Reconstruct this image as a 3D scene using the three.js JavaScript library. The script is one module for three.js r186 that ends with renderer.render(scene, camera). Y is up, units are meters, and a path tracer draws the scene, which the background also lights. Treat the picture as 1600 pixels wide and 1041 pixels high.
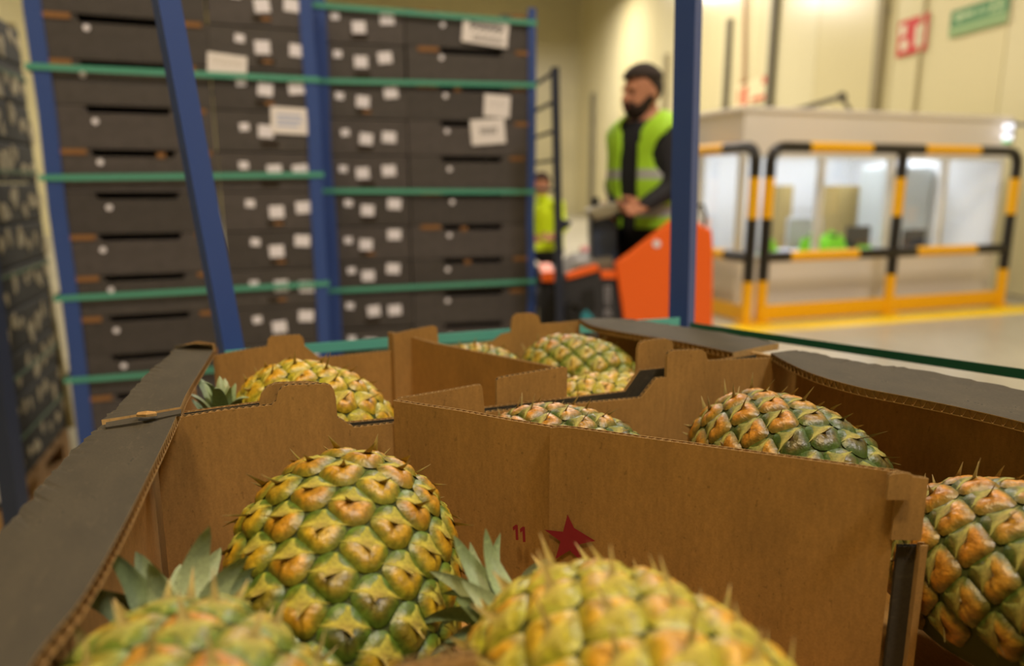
import * as THREE from 'three';
import { RoundedBoxGeometry } from 'three/addons/geometries/RoundedBoxGeometry.js';
import { mergeGeometries } from 'three/addons/utils/BufferGeometryUtils.js';
import { RectAreaLightUniformsLib } from 'three/addons/lights/RectAreaLightUniformsLib.js';

// ------------------------------------------------------------------ camera, light, exposure
const W = 1600, HPX = 1041, FPX = 1150, HORIZON = 288, EYE = 1.3;
const PITCH = Math.atan((HPX / 2 - HORIZON) / FPX);
const scene = new THREE.Scene();
scene.background = new THREE.Color(0x14120c);
const camera = new THREE.PerspectiveCamera(2 * Math.atan(HPX / 2 / FPX) * 180 / Math.PI, W / HPX, 0.02, 120);
camera.position.set(0, EYE, 0);
camera.rotation.x = -PITCH;
camera.focus = 0.57;
camera.userData.fStop = 3.25;
const renderer = new THREE.WebGLRenderer({ antialias: true });
renderer.toneMapping = THREE.LinearToneMapping;
renderer.toneMappingExposure = 1.15;
renderer.shadowMap.enabled = true;
RectAreaLightUniformsLib.init();
const LAMP_Y = 7.5, LAMP_POWER = 95, LAMP_COLOR = 0xfff4e8, WARM_LAMP = 0xffe0aa;
const LAMPS = [ // x, z of the hanging lamps; the two over the open cartons are warm
  [-0.7, 1.0, 1], [2.7, 1.4], [3.0, -4.4], [0.8, -8.5], [0.4, -12.5], [-4.5, -16], [1.6, -17], [-3.2, -25], [1.5, -25],
];

// ------------------------------------------------------------------ helpers
let seedState = 7;
const seed = (s) => { seedState = s >>> 0; };
const rnd = () => { seedState = (seedState + 0x6d2b79f5) >>> 0; let t = Math.imul(seedState ^ (seedState >>> 15), 1 | seedState); t = (t + Math.imul(t ^ (t >>> 7), 61 | t)) ^ t; return ((t ^ (t >>> 14)) >>> 0) / 4294967296; };
const rr = (a, b) => a + (b - a) * rnd();
const V = (x, y, z) => new THREE.Vector3(x, y, z);
const lerp = (a, b, t) => a + (b - a) * t;
const clamp = (x, a = 0, b = 1) => Math.min(b, Math.max(a, x));
const smooth = (a, b, x) => { const t = clamp((x - a) / (b - a)); return t * t * (3 - 2 * t); };
const hash = (x, y, s) => { let h = Math.imul(x | 0, 374761393) ^ Math.imul(y | 0, 668265263) ^ Math.imul(s | 0, 2147483647 ^ 1274126177); h = Math.imul(h ^ (h >>> 13), 1274126177); return ((h ^ (h >>> 16)) >>> 0) / 4294967296; };
function noise2(x, y, s = 1, per = 0) {
  const xi = Math.floor(x), yi = Math.floor(y), fx = x - xi, fy = y - yi, m = (v) => (per ? ((v % per) + per) % per : v);
  const u = fx * fx * (3 - 2 * fx), v = fy * fy * (3 - 2 * fy);
  return lerp(lerp(hash(m(xi), m(yi), s), hash(m(xi + 1), m(yi), s), u), lerp(hash(m(xi), m(yi + 1), s), hash(m(xi + 1), m(yi + 1), s), u), v);
}
const used = {};
const numbered = (n) => { if (!(n in used)) { used[n] = 0; return n; } used[n]++; return n + '_' + String(used[n]).padStart(3, '0'); };
// a pixel of the photograph gives a direction; a plane in the place gives the distance
function ray(px, py) {
  const a = (px - W / 2) / FPX, b = -(py - HPX / 2) / FPX, c = Math.cos(PITCH), s = Math.sin(PITCH);
  return V(a, b * c - s, -b * s - c);
}
const onY = (px, py, y) => { const d = ray(px, py); return V(0, EYE, 0).addScaledVector(d, (y - EYE) / d.y); };
const onZ = (px, py, dist) => { const d = ray(px, py); return V(0, EYE, 0).addScaledVector(d, -dist / d.z); };
function onWall(px, py, A, B) { // vertical plane through the plan points A, B = [x, z]
  const d = ray(px, py), nx = B[1] - A[1], nz = -(B[0] - A[0]);
  return V(0, EYE, 0).addScaledVector(d, (A[0] * nx + A[1] * nz) / (d.x * nx + d.z * nz));
}
function shade(o) { o.castShadow = true; o.receiveShadow = true; return o; }
function thing(name, label, category, pos = [0, 0, 0], turn = 0, group) {
  const o = new THREE.Group(); o.name = numbered(name); scene.add(o);
  o.position.set(...pos); o.rotation.y = turn; o.userData = { label, category };
  if (group) o.userData.group = group;
  return o;
}
function part(parent, name, geometry, material, label) {
  const m = shade(new THREE.Mesh(geometry, material)); m.name = name; parent.add(m);
  if (label) m.userData.label = label;
  return m;
}
function single(name, label, category, geometry, material, group) {
  const m = shade(new THREE.Mesh(geometry, material)); m.name = numbered(name); scene.add(m);
  m.userData = { label, category }; if (group) m.userData.group = group;
  return m;
}
function structure(name, geometry, material, label) {
  const m = shade(new THREE.Mesh(geometry, material)); m.name = numbered(name); scene.add(m);
  m.userData = { kind: 'structure', label, category: 'room' };
  return m;
}
function copy(o, label) { const c = o.clone(); c.name = numbered(o.name.replace(/_\d{3}$/, '')); c.userData = { ...o.userData }; if (label) c.userData.label = label; scene.add(c); return c; }
const box = (w, h, d, x = 0, y = 0, z = 0) => new THREE.BoxGeometry(w, h, d).translate(x, y, z);
const rbox = (w, h, d, r, x = 0, y = 0, z = 0) => new RoundedBoxGeometry(w, h, d, 2, r).translate(x, y, z);
const merge = (list) => mergeGeometries(list.map((g) => { const q = g.index ? g.toNonIndexed() : g; for (const k of Object.keys(q.attributes)) if (!['position', 'normal', 'uv'].includes(k)) q.deleteAttribute(k); return q; }));
function tube(points, r, seg = 8, n = 40, closed = false) { return new THREE.TubeGeometry(new THREE.CatmullRomCurve3(points, closed, 'catmullrom', 0.1), n, r, seg, closed); }
function rod(a, b, r, seg = 10, r2 = r) {
  const g = new THREE.CylinderGeometry(r2, r, a.distanceTo(b), seg);
  g.applyQuaternion(new THREE.Quaternion().setFromUnitVectors(V(0, 1, 0), b.clone().sub(a).normalize()));
  return g.translate((a.x + b.x) / 2, (a.y + b.y) / 2, (a.z + b.z) / 2);
}
function beam(a, b, w, d, face = V(0, 0, 1)) { // rectangular bar from a to b
  const dir = b.clone().sub(a), len = dir.length(); dir.normalize();
  const x = new THREE.Vector3().crossVectors(dir, face).normalize(), z = new THREE.Vector3().crossVectors(x, dir);
  const g = new THREE.BoxGeometry(w, len, d);
  return g.applyMatrix4(new THREE.Matrix4().makeBasis(x, dir, z)).translate((a.x + b.x) / 2, (a.y + b.y) / 2, (a.z + b.z) / 2);
}
// outline given as pixels on a vertical plane z = -dist, extruded away from the camera
function slab(pixels, dist, depth, bevel = 0.006) {
  const pts = pixels.map(([x, y]) => onZ(x, y, dist));
  const s = new THREE.Shape(pts.map((p) => new THREE.Vector2(p.x, p.y)));
  const g = new THREE.ExtrudeGeometry(s, { depth: depth - 2 * bevel, bevelEnabled: bevel > 0, bevelSize: bevel, bevelThickness: bevel, bevelOffset: -bevel, bevelSegments: 2, curveSegments: 6 });
  return g.translate(0, 0, -dist - depth + bevel);
}

// ------------------------------------------------------------------ textures and materials
function dataTexture(n, f, srgb) {
  const d = new Uint8Array(n * n * 4);
  for (let y = 0; y < n; y++) for (let x = 0; x < n; x++) { const c = f(x / n, y / n, x, y); const i = (y * n + x) * 4; d[i] = c[0] * 255; d[i + 1] = c[1] * 255; d[i + 2] = c[2] * 255; d[i + 3] = 255; }
  const t = new THREE.DataTexture(d, n, n); t.wrapS = t.wrapT = THREE.RepeatWrapping; t.magFilter = THREE.LinearFilter; t.minFilter = THREE.LinearMipmapLinearFilter; t.generateMipmaps = true;
  if (srgb) t.colorSpace = THREE.SRGBColorSpace;
  t.needsUpdate = true; return t;
}
// kraft paper: fibres and faint upright flute lines, one repeat is 0.25 m
const kraftMap = dataTexture(512, (u, v) => {
  const f = 0.86 + 0.06 * (noise2(u * 128, v * 40, 3, 128) - 0.5) + 0.08 * (noise2(u * 12, v * 6, 5, 12) - 0.5) + 0.006 * Math.sin(u * Math.PI * 2 * 36) + 0.07 * (noise2(u * 256, v * 256, 8, 256) - 0.5);
  const speck = noise2(u * 170, v * 60, 11, 170) > 0.93 ? 0.88 : 1;
  return [f * speck, f * speck * 0.985, f * speck * 0.96];
}, true);
const kraftBump = dataTexture(256, (u, v) => { const f = 0.5 + 0.3 * Math.sin(u * Math.PI * 2 * 36) + 0.2 * (noise2(u * 100, v * 100, 4, 100) - 0.5); return [f, f, f]; });
const inkMap = dataTexture(512, (u, v) => { // dark printed board: fine grain and scuffs
  const scuff = smooth(0.8, 0.95, noise2(u * 22, v * 60, 21, 22)) * 0.12;
  const f = 0.84 + 0.12 * (noise2(u * 200, v * 200, 2, 200) - 0.5) + 0.10 * (noise2(u * 9, v * 14, 7, 9) - 0.5) + scuff; return [f, f, f];
}, true);
kraftMap.repeat.set(4, 4); kraftBump.repeat.set(4, 4); inkMap.repeat.set(4, 4);
const std = (color, roughness = 0.7, extra = {}) => new THREE.MeshStandardMaterial({ color, roughness, side: THREE.DoubleSide, ...extra });
const M = {
  kraft: std(0xbf9350, 0.85, { map: kraftMap, bumpMap: kraftBump, bumpScale: 0.00006 }),
  ink: std(0x484030, 0.82, { map: inkMap }),
  flute: std(0xd2ae74, 0.9, { map: kraftMap }),
  red: std(0x8c1a24, 0.8),
  carton: std(0x524d4f, 0.6, { map: inkMap }),
  cartonKraft: std(0xa0744a, 0.85, { map: kraftMap }),
  hole: std(0x2b2115, 0.95),
  label: std(0xe3e1f3, 0.6),
  bluePost: std(0x2f4a90, 0.45),
  strapTeal: std(0x4f9c8a, 0.4), strapPale: std(0x62b8b2, 0.4), strapGreen: std(0x1c5c46, 0.4),
  wood: std(0xa8834f, 0.85, { map: kraftMap }),
  orange: std(0xef651b, 0.4), truckDark: std(0x2b2c35, 0.5), truckBlue: std(0x343f58, 0.45), steel: std(0x2a3045, 0.45, { metalness: 0.3 }),
  white: std(0xe6e2da, 0.5), frame: std(0xdfe0e0, 0.45), black: std(0x1d1917, 0.4), yellow: std(0xf2b400, 0.42),
  rubber: std(0x16161a, 0.8), teal: std(0x2f8aa0, 0.5),
};

// ------------------------------------------------------------------ the hall
{
  const wallGrain = dataTexture(256, (u, v) => { const f = 0.93 + 0.05 * (noise2(u * 8, v * 8, 31, 8) - 0.5) + 0.03 * (noise2(u * 80, v * 80, 33, 80) - 0.5); return [f, f, f * 0.99]; }, true);
  const wallMat = std(0xdcd2a6, 0.33, { map: wallGrain });
  const floorGrain = dataTexture(512, (u, v) => { const f = 0.88 + 0.10 * (noise2(u * 7, v * 7, 41, 7) - 0.5) + 0.05 * (noise2(u * 60, v * 60, 43, 60) - 0.5) + (noise2(u * 140, v * 18, 44, 140) > 0.9 ? -0.04 : 0); return [f, f, f * 0.98]; }, true);
  floorGrain.repeat.set(8, 8);
  const floorMat = std(0xc6c0b0, 0.28, { map: floorGrain });
  structure('floor', box(30, 0.2, 52, -4, -0.1, -14), floorMat, 'pale grey polished concrete warehouse floor');
  structure('ceiling', box(30, 0.2, 52, -4, 9.75, -14), std(0x8f8a76, 0.8), 'grey warehouse ceiling high above the pallets');
  structure('wall_far', box(24, 9.7, 0.2, -7, 4.85, -34.1), wallMat, 'cream panelled wall at the far end of the hall');
  structure('wall_left', box(0.2, 9.7, 52, -12.1, 4.85, -14), wallMat, 'cream wall along the pallets');
  structure('wall_back', box(30, 9.7, 0.2, -4, 4.85, 9.1), wallMat, 'cream wall behind the pallets');
}
const RW_A = [7.0, 0], RW_B = [7.0 - 0.121 * 34, -34];
{
  // right hand wall of upright sandwich panels, each one a piece with a shallow joint
  const dir = V(RW_B[0] - RW_A[0], 0, RW_B[1] - RW_A[1]).normalize(), turn = Math.atan2(-dir.z, dir.x);
  const wall = structure('wall_right', box(46, 9.7, 0.2, 46 / 2 - 10.5, 4.85, -0.14), std(0xdcd2a6, 0.4), 'cream sandwich panel wall behind the glazed office');
  wall.position.set(RW_A[0], 0, RW_A[1]); wall.rotation.y = turn;
  // local +x runs away from the camera, local +z faces ... the hall side must be the one towards -x
  const pm = [std(0xdcd2a6, 0.2), std(0xd8cd9f, 0.22), std(0xded5ac, 0.2)];
  const pw = 2.2, g = new RoundedBoxGeometry(pw - 0.015, 9.68, 0.06, 1, 0.008);
  const side = new THREE.Vector3(0, 0, 1).applyAxisAngle(V(0, 1, 0), turn).x < 0 ? 1 : -1;
  wall.geometry.translate(0, 0, side > 0 ? 0 : 0.28);
  for (let k = 0; k < 21; k++) { const m = part(wall, 'panel', g, pm[k % 3]); m.position.set(-10.5 + pw * (k + 0.5), 4.85, side * 0.0); }
}
for (const [x, z, warm] of LAMPS) {
  const tone = warm ? WARM_LAMP : LAMP_COLOR;
  const t = thing('high_bay_lamp', 'white LED lamp panel hanging from the hall ceiling', 'lamp', [x, LAMP_Y, z], 0, 'ceiling lamps of the hall');
  part(t, 'housing', rbox(1.3, 0.08, 0.6, 0.02, 0, 0.06, 0), std(0xd8d8d4, 0.5));
  part(t, 'diffuser', box(1.2, 0.01, 0.5, 0, 0.012, 0), std(0xffffff, 0.5, { emissive: tone, emissiveIntensity: 12 }));
  for (const s of [-0.5, 0.5]) part(t, 'hanger_wire', new THREE.CylinderGeometry(0.006, 0.006, 9.65 - LAMP_Y - 0.1, 6).translate(s, (9.65 - LAMP_Y - 0.1) / 2 + 0.1, 0), M.steel);
  const l = new THREE.RectAreaLight(tone, LAMP_POWER * (z > 0 ? 1.45 : z < -14 ? 2.0 : 0.8), 1.2, 0.5); l.position.set(x, LAMP_Y - 0.01, z); l.rotation.set(-Math.PI / 2, 0, 0); scene.add(l);
}

// ------------------------------------------------------------------ corrugated board
// rows[j][i]: points of a sheet, i along, j across; nrm(i, j) or nothing. Gives front liner, back liner and edges (flutes where asked) as three material groups.
function board(rows, th, flutes = {}, normalAt) {
  const nj = rows.length, ni = rows[0].length, F = [[], [], []], UV = [[], [], []];
  const N = rows.map((r, j) => r.map((p, i) => {
    if (normalAt) return normalAt(i, j);
    const a = rows[j][Math.min(i + 1, ni - 1)].clone().sub(rows[j][Math.max(i - 1, 0)]), b = rows[Math.min(j + 1, nj - 1)][i].clone().sub(rows[Math.max(j - 1, 0)][i]);
    return a.cross(b).normalize();
  }));
  const su = [0], sv = [0];
  for (let i = 1; i < ni; i++) su.push(su[i - 1] + rows[0][i].distanceTo(rows[0][i - 1]));
  const mid = Math.floor(ni / 2);
  for (let j = 1; j < nj; j++) sv.push(sv[j - 1] + rows[j][mid].distanceTo(rows[j - 1][mid]));
  const off = (j, i, k) => rows[j][i].clone().addScaledVector(N[j][i], k * th / 2);
  const tri = (g, a, b, c, ua, ub, uc) => { F[g].push(a.x, a.y, a.z, b.x, b.y, b.z, c.x, c.y, c.z); UV[g].push(...ua, ...ub, ...uc); };
  const quad = (g, a, b, c, d, ua = [0, 0], ub = [0, 0], uc = [0, 0], ud = [0, 0]) => { tri(g, a, b, c, ua, ub, uc); tri(g, a, c, d, ua, uc, ud); };
  for (let j = 0; j < nj - 1; j++) for (let i = 0; i < ni - 1; i++) {
    const u = [[su[i], sv[j]], [su[i + 1], sv[j]], [su[i + 1], sv[j + 1]], [su[i], sv[j + 1]]];
    quad(0, off(j, i, 1), off(j, i + 1, 1), off(j + 1, i + 1, 1), off(j + 1, i, 1), ...u);
    quad(1, off(j, i + 1, -1), off(j, i, -1), off(j + 1, i, -1), off(j + 1, i + 1, -1), u[1], u[0], u[3], u[2]);
  }
  const edges = { v0: [], v1: [], u0: [], u1: [] };
  for (let i = 0; i < ni; i++) { edges.v0.push([0, i, 1, 0]); edges.v1.push([nj - 1, i, -1, 0]); }
  for (let j = 0; j < nj; j++) { edges.u0.push([j, 0, 0, 1]); edges.u1.push([j, ni - 1, 0, -1]); }
  for (const [k, list] of Object.entries(edges)) {
    const pitch = flutes[k];
    const inward = ([j, i, dj, di]) => rows[clamp(j + dj, 0, nj - 1)][clamp(i + di, 0, ni - 1)].clone().sub(rows[j][i]).normalize();
    if (!pitch) {
      for (let q = 0; q < list.length - 1; q++) { const [a, b] = [list[q], list[q + 1]]; quad(2, off(a[0], a[1], 1), off(b[0], b[1], 1), off(b[0], b[1], -1), off(a[0], a[1], -1), [0, 0], [0.01, 0], [0.01, 0.004], [0, 0.004]); }
      continue;
    }
    let s = 0, prev = null;
    for (let q = 0; q < list.length - 1; q++) {
      const [ja, ia] = list[q], [jb, ib] = list[q + 1], len = rows[ja][ia].distanceTo(rows[jb][ib]), n = Math.max(1, Math.ceil(len / pitch * 8));
      const wa = inward(list[q]), wb = inward(list[q + 1]);
      for (let t = q ? 1 : 0; t <= n; t++) {
        const f = t / n, p = rows[ja][ia].clone().lerp(rows[jb][ib], f), nn = N[ja][ia].clone().lerp(N[jb][ib], f), w = wa.clone().lerp(wb, f).multiplyScalar(0.0035);
        p.addScaledVector(nn, Math.sin((s + f * len) / pitch * 2 * Math.PI) * th * 0.44);
        if (prev) quad(2, prev[0], p, p.clone().add(w), prev[1], [s, 0], [s + 0.001, 0], [s + 0.001, 0.007], [s, 0.007]);
        prev = [p, p.clone().add(w)];
      }
      const ca = wa.clone().multiplyScalar(0.0025), cb = wb.clone().multiplyScalar(0.0025);
      quad(2, off(ja, ia, 1).add(ca), off(jb, ib, 1).add(cb), off(jb, ib, -1).add(cb), off(ja, ia, -1).add(ca));
      for (const k2 of [1, -1]) { const a = off(ja, ia, k2), b = off(jb, ib, k2), ia2 = N[ja][ia].clone().multiplyScalar(-k2 * 0.0005), ib2 = N[jb][ib].clone().multiplyScalar(-k2 * 0.0005); quad(2, a, b, b.clone().add(ib2), a.clone().add(ia2)); }
      s += len;
    }
  }
  const g = new THREE.BufferGeometry();
  g.setAttribute('position', new THREE.Float32BufferAttribute(F.flat(), 3)); g.setAttribute('uv', new THREE.Float32BufferAttribute(UV.flat(), 2));
  let at = 0; F.forEach((f, k) => { g.addGroup(at, f.length / 3, k); at += f.length / 3; });
  g.computeVertexNormals();
  return g;
}
// upright board on the plan line A to B (plus away, metres behind it), top edge given as pixels of the photograph, down to height bottom
function uprightRows(A, B, pixels, bottom, away = 0, bow = 0) {
  const L = Math.hypot(B[0] - A[0], B[1] - A[1]), n = [-(B[1] - A[1]) / L, (B[0] - A[0]) / L], s = n[1] > 0 ? -1 : 1; // n points away from the camera
  const nx = n[0] * s, nz = n[1] * s, A2 = [A[0] + nx * away, A[1] + nz * away], B2 = [B[0] + nx * away, B[1] + nz * away];
  let pts = pixels.map(([x, y]) => onWall(x, y, A2, B2));
  const dense = [];
  pts.forEach((p, i) => { if (i) { const q = pts[i - 1], k = Math.max(1, Math.ceil(q.distanceTo(p) / 0.03)); for (let t = 1; t < k; t++) dense.push(q.clone().lerp(p, t / k)); } dense.push(p); });
  pts = dense;
  const span = Math.hypot(pts[pts.length - 1].x - pts[0].x, pts[pts.length - 1].z - pts[0].z);
  const base = pts.map((p) => { const f = Math.hypot(p.x - pts[0].x, p.z - pts[0].z) / span, b = bow * Math.sin(Math.PI * f); return V(p.x + nx * b, bottom, p.z + nz * b); });
  const top = pts.map((p, i) => V(base[i].x, p.y, base[i].z));
  const rows = []; for (let j = 0; j <= 3; j++) rows.push(base.map((b, i) => b.clone().lerp(top[i], j / 3)));
  return { rows, normal: () => V(-nx, 0, -nz) }; // + side faces the camera
}
const wob = (p, k, s) => p.clone().add(V((noise2(k * 1.7, 3.1, s) - 0.5) * 0.004, (noise2(k * 1.3, 8.2, s) - 0.5) * 0.002, (noise2(k * 1.9, 5.5, s) - 0.5) * 0.003));
const KI = [M.kraft, M.ink, M.flute], IK = [M.ink, M.kraft, M.flute], KK = [M.kraft, M.kraft, M.flute];
const TH = 0.0045;

// ------------------------------------------------------------------ the two open cartons on the part-emptied pallet
const RIM = EYE - 0.18, RIMF = EYE - 0.195, FLOOR_N = EYE - 0.362, FLOOR_F = EYE - 0.362;
const xz = (p) => [p.x, p.z];
const L0 = xz(onY(280, 645, RIM)), R0 = xz(onY(1205, 557, RIM)), FL = xz(onY(335, 550, RIMF)), FR = xz(onY(905, 502, RIMF));
const further = (a, b, k) => { const l = Math.hypot(b[0] - a[0], b[1] - a[1]); return [b[0] + (b[0] - a[0]) / l * k, b[1] + (b[1] - a[1]) / l * k]; };
const LN = further(L0, xz(onY(22, 1110, RIM)), 0.06), RN = further(R0, [0.456, -0.402], 0.03);
const cartonNear = thing('fruit_carton', 'open kraft pineapple carton with a star printed on its divider', 'carton');
const cartonFar = thing('fruit_carton', 'open kraft pineapple carton standing between the two tall blue posts', 'carton');
function quadFloor(pts, y) {
  const s = new THREE.Shape(pts.map(([x, z]) => new THREE.Vector2(x, -z)));
  return new THREE.ExtrudeGeometry(s, { depth: 0.008, bevelEnabled: false }).rotateX(-Math.PI / 2).translate(0, y - 0.008, 0);
}
part(cartonNear, 'bottom', quadFloor([[LN[0] - 0.028, LN[1]], [RN[0] + 0.03, RN[1]], [R0[0] + 0.03, R0[1]], [L0[0] - 0.028, L0[1]]], FLOOR_N), M.kraft);
part(cartonFar, 'bottom', quadFloor([L0, R0, FR, FL].map(([x, z], i) => (i < 2 ? [x - 0.004, z - 0.014] : [x, z])), FLOOR_F), M.kraft);
function wallPart(carton, name, A, B, pixels, bottom, o = {}) {
  const u = uprightRows(A, B, pixels, bottom, o.away || 0, o.bow || 0);
  return part(carton, name, board(u.rows, o.th || TH, { v1: 0.0055 }, u.normal), o.mats || KI, o.label);
}
// end walls with their raised tabs and the low middle
wallPart(cartonNear, 'end_wall', L0, R0, [[240, 657], [281, 651], [350, 640], [424, 632], [431, 626], [434, 612], [441, 604], [450, 601], [508, 599], [517, 602], [522, 610], [524, 620], [527, 651], [553, 667], [618, 660], [773, 642], [1000, 621], [1024, 591], [1040, 589], [1041, 556], [1045, 549], [1052, 547], [1094, 546], [1101, 550], [1104, 563], [1150, 561], [1204, 559], [1250, 557]], FLOOR_N);
wallPart(cartonNear, 'end_flap', L0, R0, [[622, 622], [690, 611], [745, 601], [751, 601], [753, 606], [756, 640]], FLOOR_N, { away: -0.007, mats: KK, th: 0.004 });
wallPart(cartonFar, 'end_wall', L0, R0, [[288, 644], [345, 636], [406, 628], [409, 614], [418, 603], [430, 598], [478, 596], [498, 598], [508, 618], [512, 642], [538, 660], [618, 653], [761, 636], [975, 611], [998, 578], [1038, 574], [1120, 563], [1180, 553]], FLOOR_F, { away: 0.014, mats: IK });
wallPart(cartonFar, 'end_flap', L0, R0, [[405, 628], [408, 615], [418, 604], [430, 599], [478, 597], [500, 600]], FLOOR_F + 0.05, { away: 0.0095, mats: KK, th: 0.003 });
wallPart(cartonFar, 'end_flap', L0, R0, [[995, 546], [998, 537], [1006, 532], [1040, 529], [1048, 532], [1051, 548]], FLOOR_F + 0.05, { away: 0.024, mats: KK });
wallPart(cartonFar, 'end_flap', L0, R0, [[775, 594], [779, 590], [830, 581], [878, 573], [885, 574]], FLOOR_F + 0.02, { away: 0.022, mats: KI });
wallPart(cartonFar, 'end_wall', FL, FR, [[333, 556], [380, 547], [417, 541], [419, 530], [424, 525], [468, 523], [473, 527], [476, 541], [499, 559], [608, 548], [745, 536], [770, 533], [784, 522], [798, 519], [800, 496], [806, 490], [832, 489], [841, 494], [844, 506], [875, 504], [905, 501]], FLOOR_F, { mats: KI });
wallPart(cartonFar, 'end_flap', FL, FR, [[614, 522], [645, 515], [676, 509], [682, 511], [684, 530]], FLOOR_F + 0.03, { away: -0.006, mats: KK });
// side walls and the dark folded rims
function sideWall(carton, A, B, yA, yB, bottom, mats) {
  const rows = []; const d = V(B[0] - A[0], 0, B[1] - A[1]); const nrm = V(-d.z, 0, d.x).normalize();
  for (let j = 0; j <= 3; j++) { const r = []; for (let i = 0; i <= 14; i++) { const f = i / 14; r.push(V(lerp(A[0], B[0], f), lerp(bottom, lerp(yA, yB, f), j / 3), lerp(A[1], B[1], f))); } rows.push(r); }
  return part(carton, 'side_wall', board(rows, TH, {}, () => nrm), mats);
}
const out = ([x, z], k) => [x + k, z]; // the folded rims reach inwards over the walls
sideWall(cartonNear, out(LN, -0.028), out(L0, -0.028), RIM - 0.004, RIM - 0.004, FLOOR_N, KI);
sideWall(cartonNear, out(R0, 0.03), out(RN, 0.03), RIM - 0.006, RIM - 0.006, FLOOR_N, KI);
sideWall(cartonFar, out(L0, -0.028), out(FL, -0.028), RIM - 0.004, RIMF - 0.004, FLOOR_F, KI);
sideWall(cartonFar, out(FR, 0.03), [R0[0] + 0.026, R0[1] - 0.014], RIMF - 0.004, RIM - 0.006, FLOOR_F, KI);
{ // near end wall below the frame
  const rows = [0, 1, 2, 3].map((j) => { const r = []; for (let i = 0; i <= 120; i++) { const f = i / 120, x = lerp(LN[0], RN[0], f), tab = x > -0.042 && x < -0.010; r.push(V(x, lerp(FLOOR_N, tab ? EYE - 0.150 : f > 0.32 && f < 0.75 ? RIM - 0.06 : RIM - 0.012, j / 3), lerp(LN[1], RN[1], f))); } return r; });
  part(cartonNear, 'end_wall', board(rows, TH, { v1: 0.0055 }), KI);
}
// rim: inner and outer edge as pixels, with heights; frayed outer edge
function rim(carton, inner, outer, yi, yo, s, opts = {}) {
  const curve = (pts) => { const c = new THREE.CatmullRomCurve3(pts, false, 'centripetal'); return c.getPoints(48); };
  const a = curve(inner.map(([x, y], i) => onY(x, y, lerp(yi[0], yi[1], i / (inner.length - 1))))), b = curve(outer.map(([x, y], i) => onY(x, y, lerp(yo[0], yo[1], i / (outer.length - 1)))));
  const rows = []; for (let j = 0; j <= 4; j++) rows.push(a.map((p, i) => { const q = p.clone().lerp(b[i], j / 4); q.y += opts.crown ? opts.crown * Math.sin(Math.PI * j / 4) : 0; return j === 4 ? wob(q, i, s) : q; }));
  return part(carton, 'folded_rim', board(opts.flip ? rows.map((r) => [...r].reverse()) : rows, 0.0075, { v0: 0.0075, v1: 0.0075 }), IK, 'dark printed folded rim');
}
rim(cartonNear, [[22, 1110], [62, 1036], [128, 950], [190, 840], [236, 745], [262, 690], [281, 648]], [[-210, 1030], [-90, 950], [0, 848], [55, 782], [95, 736], [130, 697], [158, 672]], [RIM, RIM], [RIM - 0.004, RIM - 0.004], 3);
rim(cartonFar, [[283, 643], [292, 622], [306, 598], [322, 572], [335, 550]], [[160, 664], [190, 636], [228, 592], [258, 566], [274, 548]], [RIM, RIMF], [RIM - 0.004, RIMF - 0.002], 5);
rim(cartonNear, [[1204, 557], [1230, 572], [1275, 592], [1345, 612], [1420, 627], [1510, 646], [1600, 668], [1760, 715]], [[1240, 552], [1275, 558], [1319, 567], [1370, 575], [1412, 580], [1505, 597], [1600, 617], [1760, 655]], [RIM, RIM], [RIM, RIM], 9);
rim(cartonFar, [[905, 502], [925, 513], [960, 521], [1000, 528], [1060, 538], [1145, 556]], [[945, 501], [985, 503], [1030, 509], [1075, 516], [1140, 526], [1215, 541]], [RIMF, RIM - 0.008], [RIMF, RIM - 0.008], 13);
{ // fold at the far end of the far rim, and the lapped strip at the joint between the cartons
  const a = [onY(276, 547, RIMF), onY(300, 543, RIMF + 0.004), onY(335, 549, RIMF + 0.002)], b = [onY(274, 541, RIMF + 0.004), onY(306, 535, RIMF + 0.012), onY(334, 538, RIMF + 0.011)];
  part(cartonFar, 'torn_fold', board([a, b], 0.004, { v1: 0.006 }), IK);
  const c = [onY(165, 670, RIM + 0.001), onY(215, 662, RIM + 0.003), onY(283, 648, RIM + 0.004)], d = [onY(166, 662, RIM + 0.001), onY(215, 653, RIM + 0.003), onY(283, 641, RIM + 0.004)];
  part(cartonFar, 'rim_strip', board([c, d], 0.002), M.ink);
  const e = [onY(213, 650, RIM + 0.008), onY(228, 650, RIM + 0.009), onY(245, 648, RIM + 0.008)], f = [onY(216, 646, RIM + 0.008), onY(230, 644, RIM + 0.010), onY(242, 645, RIM + 0.008)];
  part(cartonFar, 'torn_scrap', board([e, f], 0.002), KK);
}
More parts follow.
